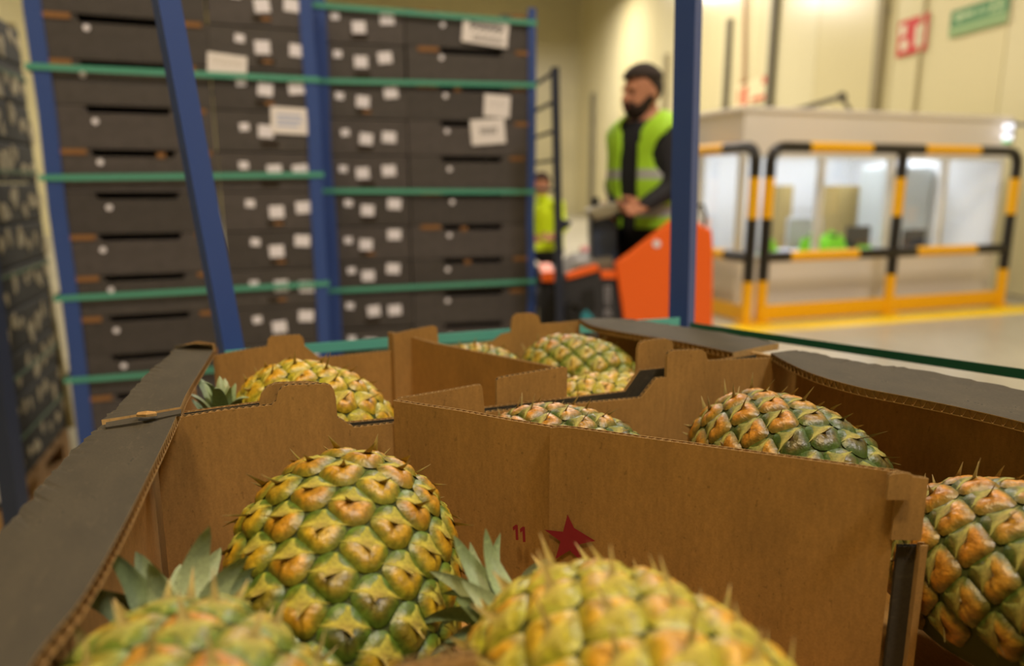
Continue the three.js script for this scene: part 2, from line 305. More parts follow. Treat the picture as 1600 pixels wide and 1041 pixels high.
// the dividers, set slantwise
const D0 = xz(onY(618, 625, RIM)), D1 = xz(onY(1445, 745, RIM));
{
  const mid = (f) => [lerp(D0[0], D1[0], f), lerp(D0[1], D1[1], f)];
  const dv = new THREE.Group(); dv.name = 'divider'; cartonNear.add(dv); dv.userData.label = 'kraft divider with a red star and number';
  const add = (name, u, mats, th = TH) => part(dv, name, board(u.rows, th, { v1: 0.0055 }, u.normal), mats);
  add('divider_board', uprightRows(D0, D1, [[617, 625], [660, 632], [720, 641], [800, 656], [880, 669], [960, 681]], FLOOR_N, 0, 0), KK);
  add('divider_board', uprightRows(D0, D1, [[861, 668], [873, 666], [900, 668], [1000, 682], [1150, 702], [1300, 722], [1400, 736], [1406, 737]], FLOOR_N, -0.0052, 0), KK);
  // folded end with its dark inner side
  const e0 = onWall(1443, 742, D0, D1), ed = V(D1[0] - D0[0], 0, D1[1] - D0[1]).normalize(), en = V(ed.z, 0, -ed.x); // en: away from the camera
  const F0 = xz(onWall(1404, 770, D0, D1).addScaledVector(en, -0.007)), F1 = [F0[0] + 1, F0[1] + 0.04];
  add('folded_end', uprightRows(F0, F1, [[1402, 741], [1420, 743], [1449, 747]], EYE - 0.222), KK, 0.003);
  add('folded_end', uprightRows(F0, F1, [[1436, 850], [1447, 850]], FLOOR_N), KK, 0.005);
  add('dark_lining', uprightRows(F0, F1, [[1402, 852], [1440, 852]], FLOOR_N, 0.004), [M.ink, M.ink, M.ink], 0.003);
  add('torn_lip', uprightRows(F0, F1, [[1388, 742], [1394, 739], [1412, 738], [1424, 741]], EYE - 0.193, -0.004), KK, 0.003);
  // print
  const f2 = (px, py) => onWall(px, py, D0, D1).addScaledVector(en, -0.0086);
  const star = [[893, 797], [903, 818], [936, 838], [911, 843], [917, 872], [896, 853], [874, 866], [882, 839], [857, 821], [886, 824]];
  const poly = (pts) => { const sh = new THREE.Shape(pts.map((p) => new THREE.Vector2(p[0], -p[1]))); const g = new THREE.ShapeGeometry(sh); const P = g.attributes.position; for (let i = 0; i < P.count; i++) { const q = f2(P.getX(i), -P.getY(i)); P.setXYZ(i, q.x, q.y, q.z); } g.computeVertexNormals(); return g; };
  part(dv, 'printed_star', poly(star), M.red, 'dark red printed star');
  const digit = (x, y) => poly([[x, y], [x + 5, y - 4], [x + 8, y - 3], [x + 9, y + 20], [x + 5, y + 20], [x + 4, y + 3], [x + 1, y + 6]]);
  part(dv, 'printed_digit', digit(808, 817), M.red); part(dv, 'printed_digit', digit(819, 820), M.red);
}
{
  const G0 = xz(onY(608, 518, RIMF)), G1 = xz(onY(865, 572, RIMF));
  const u = uprightRows(G0, G1, [[608, 519], [640, 525], [680, 536], [740, 548], [800, 560], [866, 573]], FLOOR_F);
  part(cartonFar, 'divider', board(u.rows, TH, { v1: 0.0055 }, u.normal), KK);
}

// ------------------------------------------------------------------ pineapples
const fruitGrain = dataTexture(256, (u, v) => { const f = 0.5 + 0.35 * (noise2(u * 40, v * 40, 51, 40) - 0.5) + 0.3 * (noise2(u * 110, v * 110, 52, 110) - 0.5); return [f, f, f]; });
const fruitTint = dataTexture(256, (u, v) => { const f = 0.82 + 0.22 * (noise2(u * 30, v * 30, 53, 30) - 0.5) + 0.16 * (noise2(u * 90, v * 90, 54, 90) - 0.5); return [clamp(f * 1.03), clamp(f), clamp(f * 0.93)]; }, true);
fruitGrain.repeat.set(10, 10); fruitTint.repeat.set(10, 10);
const M_EYE = new THREE.MeshPhysicalMaterial({ vertexColors: true, roughness: 0.42, map: fruitTint, bumpMap: fruitGrain, bumpScale: 0.0007, clearcoat: 0.25, clearcoatRoughness: 0.35, side: THREE.DoubleSide });
const M_BRACT = std(0xffffff, 0.75, { vertexColors: true, map: fruitTint });
const M_CORE = std(0x3a4312, 0.8);
const M_LEAF = [std(0xa3b283, 0.5, { map: inkMap }), std(0x90a473, 0.52, { map: inkMap }), std(0xaebb8c, 0.5, { map: inkMap })];
const mixc = (a, b, t) => [lerp(a[0], b[0], t), lerp(a[1], b[1], t), lerp(a[2], b[2], t)];
const C = { orange: [0.60, 0.29, 0.015], amber: [0.72, 0.42, 0.06], yellow: [0.68, 0.50, 0.06], lime: [0.36, 0.40, 0.06], green: [0.10, 0.16, 0.03], deep: [0.035, 0.06, 0.02], pale: [0.56, 0.53, 0.06], straw: [0.54, 0.38, 0.12], brown: [0.20, 0.10, 0.05] };
// kind: ripeness(t, n) with t from the stem end -1 to the crown end 1
const KINDS = {
  mixed: { ripe: (t, n) => clamp(0.58 - 0.6 * t + (n - 0.5) * 0.6), hot: C.orange, warm: [0.62, 0.41, 0.02], green: [0.055, 0.09, 0.012], edge: [0.10, 0.20, 0.02], bract: C.pale },
  golden: { ripe: (t, n) => clamp(0.85 + (n - 0.5) * 0.3), hot: [0.68, 0.36, 0.015], warm: [0.74, 0.50, 0.02], green: [0.34, 0.36, 0.04], edge: [0.40, 0.42, 0.03], bract: [0.60, 0.54, 0.06] },
  half: { ripe: (t, n) => clamp(0.75 - 1.15 * (t + 0.05) + (n - 0.5) * 0.5), hot: [0.62, 0.27, 0.025], warm: [0.62, 0.33, 0.04], green: [0.035, 0.065, 0.02], edge: [0.06, 0.13, 0.02], bract: [0.36, 0.38, 0.09] },
  greenish: { ripe: (t, n) => clamp(0.55 - 0.15 * t + (n - 0.5) * 0.6), hot: [0.58, 0.25, 0.03], warm: [0.56, 0.40, 0.04], green: [0.15, 0.21, 0.03], edge: [0.15, 0.25, 0.03], bract: [0.42, 0.44, 0.08] },
};
function fruitShape(R, Lh) { return (y) => { const t = clamp(y / Lh, -0.9999, 0.9999); return R * Math.pow(1 - Math.pow(Math.abs(t), 2.5), 0.5) * (1 - 0.07 * t); }; }
function fruitVariant(kindName, s, R, Lh, N) {
  seed(s); const kind = KINDS[kindName], prof = fruitShape(R, Lh);
  const cum = [0], S = 400, ys = []; for (let i = 0; i <= S; i++) ys.push(lerp(-Lh * 0.985, Lh * 0.985, i / S));
  for (let i = 1; i <= S; i++) { const a = prof(ys[i - 1]), b = prof(ys[i]); cum.push(cum[i - 1] + Math.PI * (a + b) * Math.hypot(ys[i] - ys[i - 1], b - a)); }
  const area = cum[S], d0 = Math.sqrt(area / N * 1.1547), eyes = [];
  let k = 0;
  for (let n = 0; n < N; n++) {
    const target = area * (n + 0.5) / N; while (cum[k + 1] < target) k++;
    const y = lerp(ys[k], ys[k + 1], (target - cum[k]) / (cum[k + 1] - cum[k])), th = n * 2.39996323;
    const r = prof(y), e = 1e-4, dr = (prof(y + e) - prof(y - e)) / (2 * e), il = 1 / Math.hypot(1, dr);
    const c = Math.cos(th), sn = Math.sin(th);
    eyes.push({ y, th, r, p: V(r * c, y, r * sn), u: V(dr * il * c, il, dr * il * sn), v: V(-sn, 0, c), n: V(il * c, -dr * il, il * sn), ur: dr * il, uy: il });
  }
  const out = [];
  eyes.forEach((E, idx) => {
    const nb = []; for (const F of eyes) { if (F === E) continue; const q = F.p.clone().sub(E.p); if (q.length() < d0 * 2.3) { const a = q.dot(E.v), b = q.dot(E.u), l = Math.hypot(a, b) || 1, full = q.length(); nb.push([a / l, b / l, full / 2]); } }
    const rad = (f) => { const cx = Math.cos(f), cy = Math.sin(f); let m = d0 * 0.78; for (const [a, b, h] of nb) { const dd = cx * a + cy * b; if (dd > 0.05) m = Math.min(m, h / dd); } return m; };
    const NF = 26, NR = 8, R0s = []; for (let i = 0; i < NF; i++) R0s.push(rad(i / NF * 2 * Math.PI));
    const RR = R0s.map((v, i) => (v * 2 + R0s[(i + 1) % NF] + R0s[(i + NF - 1) % NF]) / 4 * 0.985);
    const rip = kind.ripe(E.y / Lh, rnd()), jit = rnd(), amp = d0 * rr(0.115, 0.165), tilt = rr(-0.12, 0.12), ns = idx * 13 + s;
    const point = (a, b, h) => { const y2 = clamp(E.y + b * E.uy, -Lh * 0.992, Lh * 0.992), r2 = prof(y2), t2 = E.th + a / Math.max(E.r, d0 * 0.7); return V(r2 * Math.cos(t2), y2, r2 * Math.sin(t2)).addScaledVector(E.n, h); };
    const height = (rho, f) => { const crownSide = 0.5 + 0.5 * Math.sin(f); return amp * (1 - Math.pow(rho, 3.6)) * (0.82 + 0.3 * crownSide * smooth(0.1, 0.5, rho)) - amp * 0.12 * Math.exp(-Math.pow(rho / 0.17, 2)) + amp * tilt * rho * Math.cos(f) + amp * 0.07 * Math.sin(f * 9 + jit * 6) * smooth(0.2, 0.5, rho) * (1 - smooth(0.75, 1, rho)) - d0 * 0.02; };
    const base = rip > 0.5 ? mixc(kind.warm, kind.hot, smooth(0.5, 0.95, rip + (jit - 0.5) * 0.4)) : mixc(kind.green, kind.warm, smooth(0.08, 0.5, rip));
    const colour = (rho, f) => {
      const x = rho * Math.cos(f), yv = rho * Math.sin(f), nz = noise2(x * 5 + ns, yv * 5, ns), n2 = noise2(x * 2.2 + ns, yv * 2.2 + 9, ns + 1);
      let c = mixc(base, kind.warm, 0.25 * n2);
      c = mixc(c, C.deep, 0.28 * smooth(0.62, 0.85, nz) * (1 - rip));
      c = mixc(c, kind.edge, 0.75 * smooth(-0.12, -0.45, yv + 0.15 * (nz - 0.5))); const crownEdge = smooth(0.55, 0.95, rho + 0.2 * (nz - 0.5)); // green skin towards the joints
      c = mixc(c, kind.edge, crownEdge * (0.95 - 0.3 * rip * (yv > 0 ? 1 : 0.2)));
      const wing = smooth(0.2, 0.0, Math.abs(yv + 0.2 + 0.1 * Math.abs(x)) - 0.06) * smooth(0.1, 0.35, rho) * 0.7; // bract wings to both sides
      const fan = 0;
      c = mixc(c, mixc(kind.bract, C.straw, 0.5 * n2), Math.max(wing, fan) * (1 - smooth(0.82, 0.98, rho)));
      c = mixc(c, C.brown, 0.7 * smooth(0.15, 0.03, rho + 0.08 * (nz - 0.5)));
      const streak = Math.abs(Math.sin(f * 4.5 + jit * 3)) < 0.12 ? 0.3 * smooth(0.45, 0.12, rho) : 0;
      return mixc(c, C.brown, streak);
    };
    const P = [], Cc = [], Uv = [], I = [];
    const push = (rho, f, rad0) => { const a = rho * rad0 * Math.cos(f), b = rho * rad0 * Math.sin(f), p = point(a, b, height(rho, f)); P.push(p.x, p.y, p.z); Cc.push(...colour(rho, f)); Uv.push(a + idx * 0.031, b + idx * 0.017); };
    push(0, 0, 0);
    for (let q = 1; q <= NR; q++) for (let i = 0; i < NF; i++) push(Math.pow(q / NR, 0.85), i / NF * 2 * Math.PI, RR[i]);
    for (let i = 0; i < NF; i++) { const b = (i + 1) % NF; I.push(0, 1 + b, 1 + i); for (let q = 0; q < NR - 1; q++) { const o = 1 + q * NF, o2 = o + NF; I.push(o + i, o + b, o2 + i, o + b, o2 + b, o2 + i); } }
    const g = new THREE.BufferGeometry(); g.setAttribute('position', new THREE.Float32BufferAttribute(P, 3)); g.setAttribute('color', new THREE.Float32BufferAttribute(Cc, 3)); g.setAttribute('uv', new THREE.Float32BufferAttribute(Uv, 2)); g.setIndex(I); g.computeVertexNormals();
    // bract: pointed scale from the stem side of the eye, its dry tip lifting off at the middle
    const rs = RR[Math.round(NF * 0.75) % NF], rv = (RR[0] + RR[Math.round(NF / 2)]) / 2, curl = rr(0.2, 1), lift = d0 * rr(0.14, 0.46), bend = rr(-0.6, 0.6), tipLen = d0 * rr(0.1, 0.3);
    const bp = [], bc = [], bu = [], bi = [], off = [-1, -0.45, 0, 0.45, 1];
    const prof2 = [[0, 0.14], [0.16, 0.2], [0.3, 0.34], [0.44, 0.62], [0.52, 1.08], [0.60, 0.40], [0.72, 0.18], [0.86, 0.09], [1, 0.01]];
    const wAt = (q) => { for (let k = 1; k < prof2.length; k++) if (q <= prof2[k][0]) return lerp(prof2[k - 1][1], prof2[k][1], (q - prof2[k - 1][0]) / (prof2[k][0] - prof2[k - 1][0])); return 0.01; };
    const qs = [0, 0.16, 0.3, 0.44, 0.52, 0.6, 0.72, 0.86, 1]; const wL = rr(0.85, 1.1), wR = rr(0.85, 1.1);
    for (let j = 0; j < qs.length; j++) {
      const q = qs[j], bpos = q < 0.6 ? lerp(-rs * 0.95, -rs * 0.08, q / 0.6) : lerp(-rs * 0.08, rs * 0.04 + tipLen, (q - 0.6) / 0.4), wd = rv * wAt(q);
      for (const o of off) {
        const a = o * wd * (o < 0 ? wL : wR) + bend * Math.max(0, q - 0.6) * d0, bb = bpos + Math.abs(o) * d0 * 0.05 * Math.sin(q * 6), cell = Math.hypot(a / rv, bb / rs);
        const h = height(Math.min(cell, 1), Math.atan2(bb / rs, a / rv)) + d0 * 0.012 + d0 * 0.014 * (1 - Math.abs(o)) + lift * Math.pow(Math.max(0, q - 0.66) / 0.34, 1.4) * (0.6 + curl) + (Math.abs(o) === 1 ? d0 * 0.05 * smooth(0.4, 0.5, q) * (1 - smooth(0.55, 0.62, q)) - d0 * 0.03 * (1 - q) : 0);
        const p = point(a, bb, h); bp.push(p.x, p.y, p.z);
        const n1 = noise2(a * 900 + ns, bb * 300, ns + 5);
        let c = mixc(mixc(kind.edge, kind.bract, 0.5), kind.bract, smooth(0.0, 0.42, q + 0.2 * n1)); c = mixc(c, C.straw, 0.55 * (1 - Math.abs(o)) * smooth(0.3, 0.6, q)); c = mixc(c, C.brown, smooth(0.56, 0.7, q) * (1 - smooth(0.8, 0.95, q)) * 0.4 + 0.2 * smooth(0.7, 0.95, n1)); c = mixc(c, [0.66, 0.50, 0.28], smooth(0.8, 1, q) * 0.85);
        bc.push(...c); bu.push(a, bb);
      }
      if (j) for (let o = 0; o < 4; o++) { const a = (j - 1) * 5 + o, b = j * 5 + o; bi.push(a, a + 1, b, a + 1, b + 1, b); }
    }
    const bg = new THREE.BufferGeometry(); bg.setAttribute('position', new THREE.Float32BufferAttribute(bp, 3)); bg.setAttribute('color', new THREE.Float32BufferAttribute(bc, 3)); bg.setAttribute('uv', new THREE.Float32BufferAttribute(bu, 2)); bg.setIndex(bi); bg.computeVertexNormals();
    out.push({ eye: g, bract: bg, n: E.n });
  });
  const core = []; for (let i = 0; i <= 24; i++) { const y = lerp(-Lh * 0.985, Lh * 0.985, i / 24); core.push(new THREE.Vector2(Math.max(0.001, prof(y) - d0 * 0.06), y)); }
  return { eyes: out, core: new THREE.LatheGeometry(core, 36), R, Lh };
}
function leafGeometry(len, w, bend, s) { // thick pointed leaf with a folded middle, growing along +y and bending towards +x
  const P = [], I = [], U = [], n = 12, cols = [-1, -0.5, 0, 0.5, 1];
  for (let j = 0; j <= n; j++) {
    const q = j / n, wd = w * (0.62 + 0.5 * Math.sin(Math.min(1, q * 1.5) * Math.PI * 0.62)) * Math.pow(1 - q, 0.62) * 0.95 + 0.0002, a = bend * q * q, x = len * q * Math.sin(a * 0.6), y = len * q * Math.cos(a * 0.6);
    for (const sd of [1, -1]) for (const c of cols) {
      const fold = -Math.abs(c) * wd * 0.42, thick = sd * 0.0011 * (1 - Math.abs(c)) * (1 - q * 0.6);
      P.push(x - (fold - thick) * Math.cos(a), y + (fold - thick) * Math.sin(a) * 0.9, c * wd); U.push(c * wd, q * len);
    }
    if (j) for (let o = 0; o < 4; o++) for (const sd of [0, 5]) { const a0 = (j - 1) * 10 + sd + o, b0 = j * 10 + sd + o; if (sd) I.push(a0, b0, a0 + 1, a0 + 1, b0, b0 + 1); else I.push(a0, a0 + 1, b0, a0 + 1, b0 + 1, b0); }
  }
  const g = new THREE.BufferGeometry(); g.setAttribute('position', new THREE.Float32BufferAttribute(P, 3)); g.setAttribute('uv', new THREE.Float32BufferAttribute(U, 2)); g.setIndex(I); g.computeVertexNormals(); return g;
}
const LEAVES = [0, 1, 2, 3].map((i) => leafGeometry([0.075, 0.095, 0.06, 0.085][i], [0.0175, 0.016, 0.017, 0.019][i], [0.5, 0.8, 0.3, 1.1][i], i));
function addCrown(parent, s, count, spread, scale, at) {
  seed(s); const cr = new THREE.Group(); cr.name = 'crown'; cr.position.y = at; parent.add(cr); cr.userData.label = 'grey-green leafy crown';
  for (let k = 0; k < count; k++) {
    const q = (k + 0.5) / count, lf = part(cr, 'leaf', LEAVES[Math.floor(rnd() * 4)], M_LEAF[Math.floor(rnd() * 3)]);
    const pivotTilt = lerp(0.1, spread, Math.pow(1 - q, 1.1)) + rr(-0.08, 0.08);
    lf.rotation.order = 'YXZ'; lf.rotation.y = k * 2.39996 + rr(-0.2, 0.2); lf.rotation.z = -pivotTilt;
    lf.position.set(Math.cos(lf.rotation.y) * 0.012 * (1 - q), q * 0.035, -Math.sin(lf.rotation.y) * 0.012 * (1 - q));
    lf.scale.setScalar(scale * lerp(0.7, 1.1, Math.sin(q * Math.PI)));
  }
  return cr;
}
const VAR = { mixed: fruitVariant('mixed', 101, 0.076, 0.104, 146), golden: fruitVariant('golden', 202, 0.068, 0.094, 112), half: fruitVariant('half', 303, 0.063, 0.093, 108), greenish: fruitVariant('greenish', 404, 0.067, 0.09, 108) };
function pineapple(variant, label, c, axis, spin, o = {}) { // axis points to the crown end
  const v = VAR[variant], t = thing('pineapple', label, 'pineapple', c);
  const q = new THREE.Quaternion().setFromUnitVectors(V(0, 1, 0), V(...axis).normalize()).multiply(new THREE.Quaternion().setFromAxisAngle(V(0, 1, 0), spin));
  t.quaternion.copy(q); t.scale.setScalar(o.scale || 1);
  part(t, 'flesh', v.core, M_CORE);
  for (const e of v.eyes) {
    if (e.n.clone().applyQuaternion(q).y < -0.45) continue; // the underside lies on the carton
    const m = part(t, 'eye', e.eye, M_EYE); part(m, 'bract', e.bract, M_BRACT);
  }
  if (o.crown) addCrown(t, o.crown[0], o.crown[1], o.crown[2], o.crown[3], v.Lh * 0.93);
  return t;
}
pineapple('mixed', 'ripening pineapple, orange at its base and green lower down, beside the star divider', [-0.112, EYE - 0.272, -0.44], [0.05, -0.58, 0.81], 0.6);
pineapple('golden', 'plump golden yellow pineapple in front of the printed star', [0.052, EYE - 0.242, -0.285], [-0.5, 0.0, -0.86], 1.2, { crown: [11, 24, 0.42, 0.52] });
pineapple('half', 'pineapple orange at one end and dark green at the other, along the carton wall', [0.236, EYE - 0.245, -0.598], [0.50, -0.06, 0.86], 2.0);
pineapple('greenish', 'greenish-yellow pineapple with its leafy crown against the carton wall', [-0.137, EYE - 0.248, -0.262], [-0.42, 0.06, -0.9], 0.3, { crown: [23, 34, 0.62, 0.66] });
pineapple('half', 'orange-brown pineapple showing only past the torn end of the star divider', [0.337, EYE - 0.258, -0.438], [0.35, 0.1, 0.93], 4.4);
pineapple('half', 'orange pineapple with dry bracts peeping over the star divider', [0.048, EYE - 0.248, -0.612], [0.86, 0, 0.42], 5.2, { scale: 0.88 });
pineapple('golden', 'yellow pineapple in the farther carton beside its low wall notch', [-0.205, EYE - 0.25, -0.735], [0.85, -0.12, 0.38], 3.1, { scale: 0.95, crown: [31, 22, 0.7, 0.55] });
pineapple('greenish', 'green pineapple under the farther dark rim', [0.088, EYE - 0.258, -0.935], [0.85, -0.06, 0.35], 2.2, { scale: 0.92 });
pineapple('golden', 'small yellow pineapple wedged below the green pineapple in the farther carton', [0.115, EYE - 0.272, -0.812], [0.92, 0, -0.2], 0.2, { scale: 0.86 });
pineapple('mixed', 'pineapple just showing above the farther divider', [-0.036, EYE - 0.262, -0.945], [0.74, 0, 0.67], 1.0, { scale: 0.68 });
{
  const p = onY(352, 690, EYE - 0.26);
  const t = thing('leaf_rosette', 'loose leafy pineapple top in the corner of the farther carton', 'leaves', [p.x, p.y, p.z], 0.4);
  addCrown(t, 77, 22, 0.75, 0.6, 0);
}

// ------------------------------------------------------------------ posts and straps of the part-emptied pallet
const E1 = [Math.cos(0.33), -Math.sin(0.33)], E2 = [-Math.sin(0.33), -Math.cos(0.33)]; // across and along the pallets
function cornerPost(name, label, foot, head, w, th, turn, group, mat = M.bluePost) { // angled board: two wings meeting in an edge
  const dir = head.clone().sub(foot), len = dir.length();
  const s = new THREE.Shape([[0, 0], [w, 0], [w, th], [th, th], [th, w], [0, w]].map((p) => new THREE.Vector2(...p)));
  const g = new THREE.ExtrudeGeometry(s, { depth: len, bevelEnabled: true, bevelSize: 0.001, bevelThickness: 0.001, bevelSegments: 1 }).rotateX(-Math.PI / 2).rotateY(turn);
  const m = single(name, label, 'edge protector', g, mat, group);
  m.position.copy(foot); m.quaternion.setFromUnitVectors(V(0, 1, 0), dir.normalize());
  return m;
}
const postL = [onZ(350, 540, 1.0), onZ(248, 0, 1.0)], postR = [onZ(1074, 505, 1.12), onZ(1086, 0, 1.12)];
const extend = (p, y0, y1) => { const d = p[1].clone().sub(p[0]); return [p[0].clone().addScaledVector(d, (y0 - p[0].y) / d.y), p[0].clone().addScaledVector(d, (y1 - p[0].y) / d.y)]; };
{
  const [a, b] = extend(postL, 0.15, 2.1), [c, d] = extend(postR, 0.15, 2.1);
  cornerPost('edge_protector', 'leaning blue corner post behind the open carton, in front of the round-dot boxes', a, b, 0.026, 0.004, 0.7);
  cornerPost('edge_protector', 'tall blue corner post standing in front of the orange truck', c, d, 0.029, 0.004, 1.0);
}
function strap(name, label, pts, width, mat, group, closed = false) { // flat band with its broad side upright
  const c = new THREE.CatmullRomCurve3(pts, closed, 'catmullrom', 0.01), n = pts.length * 24, P = [], I = [];
  for (let i = 0; i <= n; i++) {
    const p = c.getPoint(i / n), t = c.getTangent(i / n), o = V(-t.z, 0, t.x).normalize().multiplyScalar(0.0006);
    for (const [h, k] of [[1, 1], [1, -1], [-1, -1], [-1, 1]]) P.push(p.x + o.x * k, p.y + h * width / 2, p.z + o.z * k);
    if (i) for (let k = 0; k < 4; k++) { const a = (i - 1) * 4 + k, b = (i - 1) * 4 + (k + 1) % 4; I.push(a, b, a + 4, b, b + 4, a + 4); }
  }
  const g = new THREE.BufferGeometry(); g.setAttribute('position', new THREE.Float32BufferAttribute(P, 3)); g.setIndex(I); const q = g.toNonIndexed(); q.computeVertexNormals();
  return single(name, label, 'strap', q, mat, group);
}
{
  const a = onZ(352, 556, 0.99), b = onZ(480, 545, 1.0), c = onZ(795, 521, 1.06), d = onZ(1062, 503, 1.11);
  strap('strapping_band', 'teal strapping band stretched between the two tall blue posts', [a, b, c, d], 0.014, M.strapPale);
  strap('strapping_band', 'dark green strapping band running past the open carton beside the floor', [onZ(1078, 509, 1.11), onZ(1330, 546, 0.9), onY(1600, 585, EYE - 0.185), onY(1900, 628, EYE - 0.185)], 0.0105, M.strapGreen);
  const e = onY(1900, 628, EYE - 0.185); cornerPost('edge_protector', 'blue corner post holding the end of the dark green band', V(e.x - 0.005, 0, e.z), V(e.x - 0.005, 1.75, e.z), 0.029, 0.004, 2.4);
}

// ------------------------------------------------------------------ closed cartons: prototypes
const CH = 0.16;
function woodPallet(label, x, z, turn, w, d, group) {
  const t = thing('wooden_pallet', label, 'pallet', [x, 0, z], turn, group);
  for (let k = 0; k < 7; k++) part(t, 'deck_board', box(w, 0.02, d / 7 - 0.03, 0, 0.14, -d / 2 + d / 7 * (k + 0.5)), M.wood);
  for (const i of [-1, 0, 1]) {
    part(t, 'stringer_board', box(0.1, 0.02, d, i * (w / 2 - 0.05), 0.12, 0), M.wood);
    part(t, 'skid_board', box(0.1, 0.02, d, i * (w / 2 - 0.05), 0.01, 0), M.wood);
    for (const j of [-1, 0, 1]) part(t, 'block', box(0.1, 0.09, 0.13, i * (w / 2 - 0.05), 0.065, j * (d / 2 - 0.065)), M.wood);
  }
  return t;
}
const rectShape = (pts) => new THREE.Shape(pts.map((p) => new THREE.Vector2(...p)));
const slotGeo = new THREE.ExtrudeGeometry(rectShape([[0.002, 0], [0.598, 0], [0.598, CH - 0.002], [0.45, CH - 0.002], [0.438, CH - 0.028], [0.162, CH - 0.028], [0.15, CH - 0.002], [0.002, CH - 0.002]]), { depth: 0.392, bevelEnabled: true, bevelSize: 0.002, bevelOffset: -0.002, bevelThickness: 0.002, bevelSegments: 1 }).translate(0, 0, -0.396);
const slotBack = box(0.3, 0.03, 0.02, 0.3, CH - 0.0155, -0.385);
const tagShape = rectShape([[0.002, 0], [0.398, 0], [0.398, CH - 0.004], [0.002, CH - 0.004]]);
const tagGeo = new THREE.ExtrudeGeometry(tagShape, { depth: 0.592, bevelEnabled: true, bevelSize: 0.002, bevelOffset: -0.002, bevelThickness: 0.002, bevelSegments: 1 }).translate(0, 0, -0.596);
const cartonMats = [M.carton, std(0x4b4648, 0.62, { map: inkMap }), std(0x575154, 0.6, { map: inkMap })];
const dotGeo = new THREE.CylinderGeometry(0.0115, 0.0115, 0.001, 16).rotateX(Math.PI / 2);
const tagBig = box(0.062, 0.048, 0.001), tagMid = box(0.058, 0.05, 0.001), tagSmall = box(0.036, 0.03, 0.001);
const kraftEdge = [box(0.095, 0.02, 0.004), box(0.07, 0.018, 0.004), box(0.03, 0.02, 0.004)];
function slotCarton(label, group) { // origin: front left bottom corner, front faces +z
  const t = thing('stacked_carton', label, 'carton', [0, 0, 0], 0, group);
  const bm = cartonMats[Math.floor(rnd() * 3)]; part(t, 'body', slotGeo, bm); part(t, 'back_wall', slotBack, bm);
  const d = part(t, 'dot_sticker', dotGeo, M.label, 'round white sticker'); d.position.set(0.175 + rr(-0.02, 0.025), 0.105 + rr(-0.008, 0.012), 0.001);
  if (rnd() < 0.8) { const k = part(t, 'kraft_edge', kraftEdge[0], M.cartonKraft); k.position.set(rr(0.075, 0.10), CH - 0.010, 0.001); }
  if (rnd() < 0.7) { const k = part(t, 'kraft_edge', kraftEdge[1], M.cartonKraft); k.position.set(rr(0.51, 0.55), CH - 0.010, 0.001); }
  if (rnd() < 0.3) { const k = part(t, 'kraft_edge', kraftEdge[2], M.cartonKraft); k.position.set(rr(0.2, 0.4), CH - 0.02, 0.001); }
  return t;
}
const holeGeo = rbox(0.07, 0.02, 0.003, 0.001), holeFlap = box(0.035, 0.012, 0.004);
function tagCarton(label, group) {
  const t = thing('stacked_carton', label, 'carton', [0, 0, 0], 0, group);
  part(t, 'body', tagGeo, cartonMats[Math.floor(rnd() * 3)]);
  part(t, 'hand_hole', holeGeo, M.hole).position.set(0.2 + rr(-0.01, 0.01), 0.030, 0.0006);
  if (rnd() < 0.6) part(t, 'hole_flap', holeFlap, M.cartonKraft).position.set(0.215, 0.03, 0.001);
  const place = (g, x, y) => { const m = part(t, 'white_label', g, M.label); m.position.set(x, y, 0.0012); m.rotation.z = rr(-0.12, 0.12); };
  place(tagSmall, rr(0.095, 0.125), rr(0.095, 0.115)); place(tagMid, rr(0.19, 0.215), rr(0.068, 0.09)); place(tagBig, rr(0.30, 0.335), rr(0.075, 0.12));
  return t;
}
// a stack seen from its front: A, B are the plan ends of the front face
const SL_A = [-1.735, -2.80], SL_B = [-0.803, -3.165], SR_A = [-0.865, -3.40], SR_B = [0.125, -3.655];
function bandWords(y) { // which of the teal bands of the stack behind the leaning post a carton lies next to
  const bands = [[105, 125], [279, 272], [468, 443], [597, 565]].map(([a, b]) => (onWall(60, a, SL_A, SL_B).y + onWall(488, b, SL_A, SL_B).y) / 2), nm = ['highest', 'second highest', 'third highest', 'lowest'];
  let i = bands.filter((b) => b > y).length - 1;
  if (i < 0) return ORD2[Math.round((y - bands[0]) / CH - 0.5 + 0.49)] + ' above the highest teal band, ';
  return ORD2[Math.floor((bands[i] - y) / CH + 0.5)] + ' below the ' + nm[i] + ' teal band, ';
}
const ORD2 = ['just', 'first', 'second', 'third', 'fourth', 'fifth'];
const ORD = ['top', 'second', 'third', 'fourth', 'fifth', 'sixth', 'seventh', 'eighth', 'ninth', 'tenth', 'eleventh', 'twelfth', 'thirteenth'];
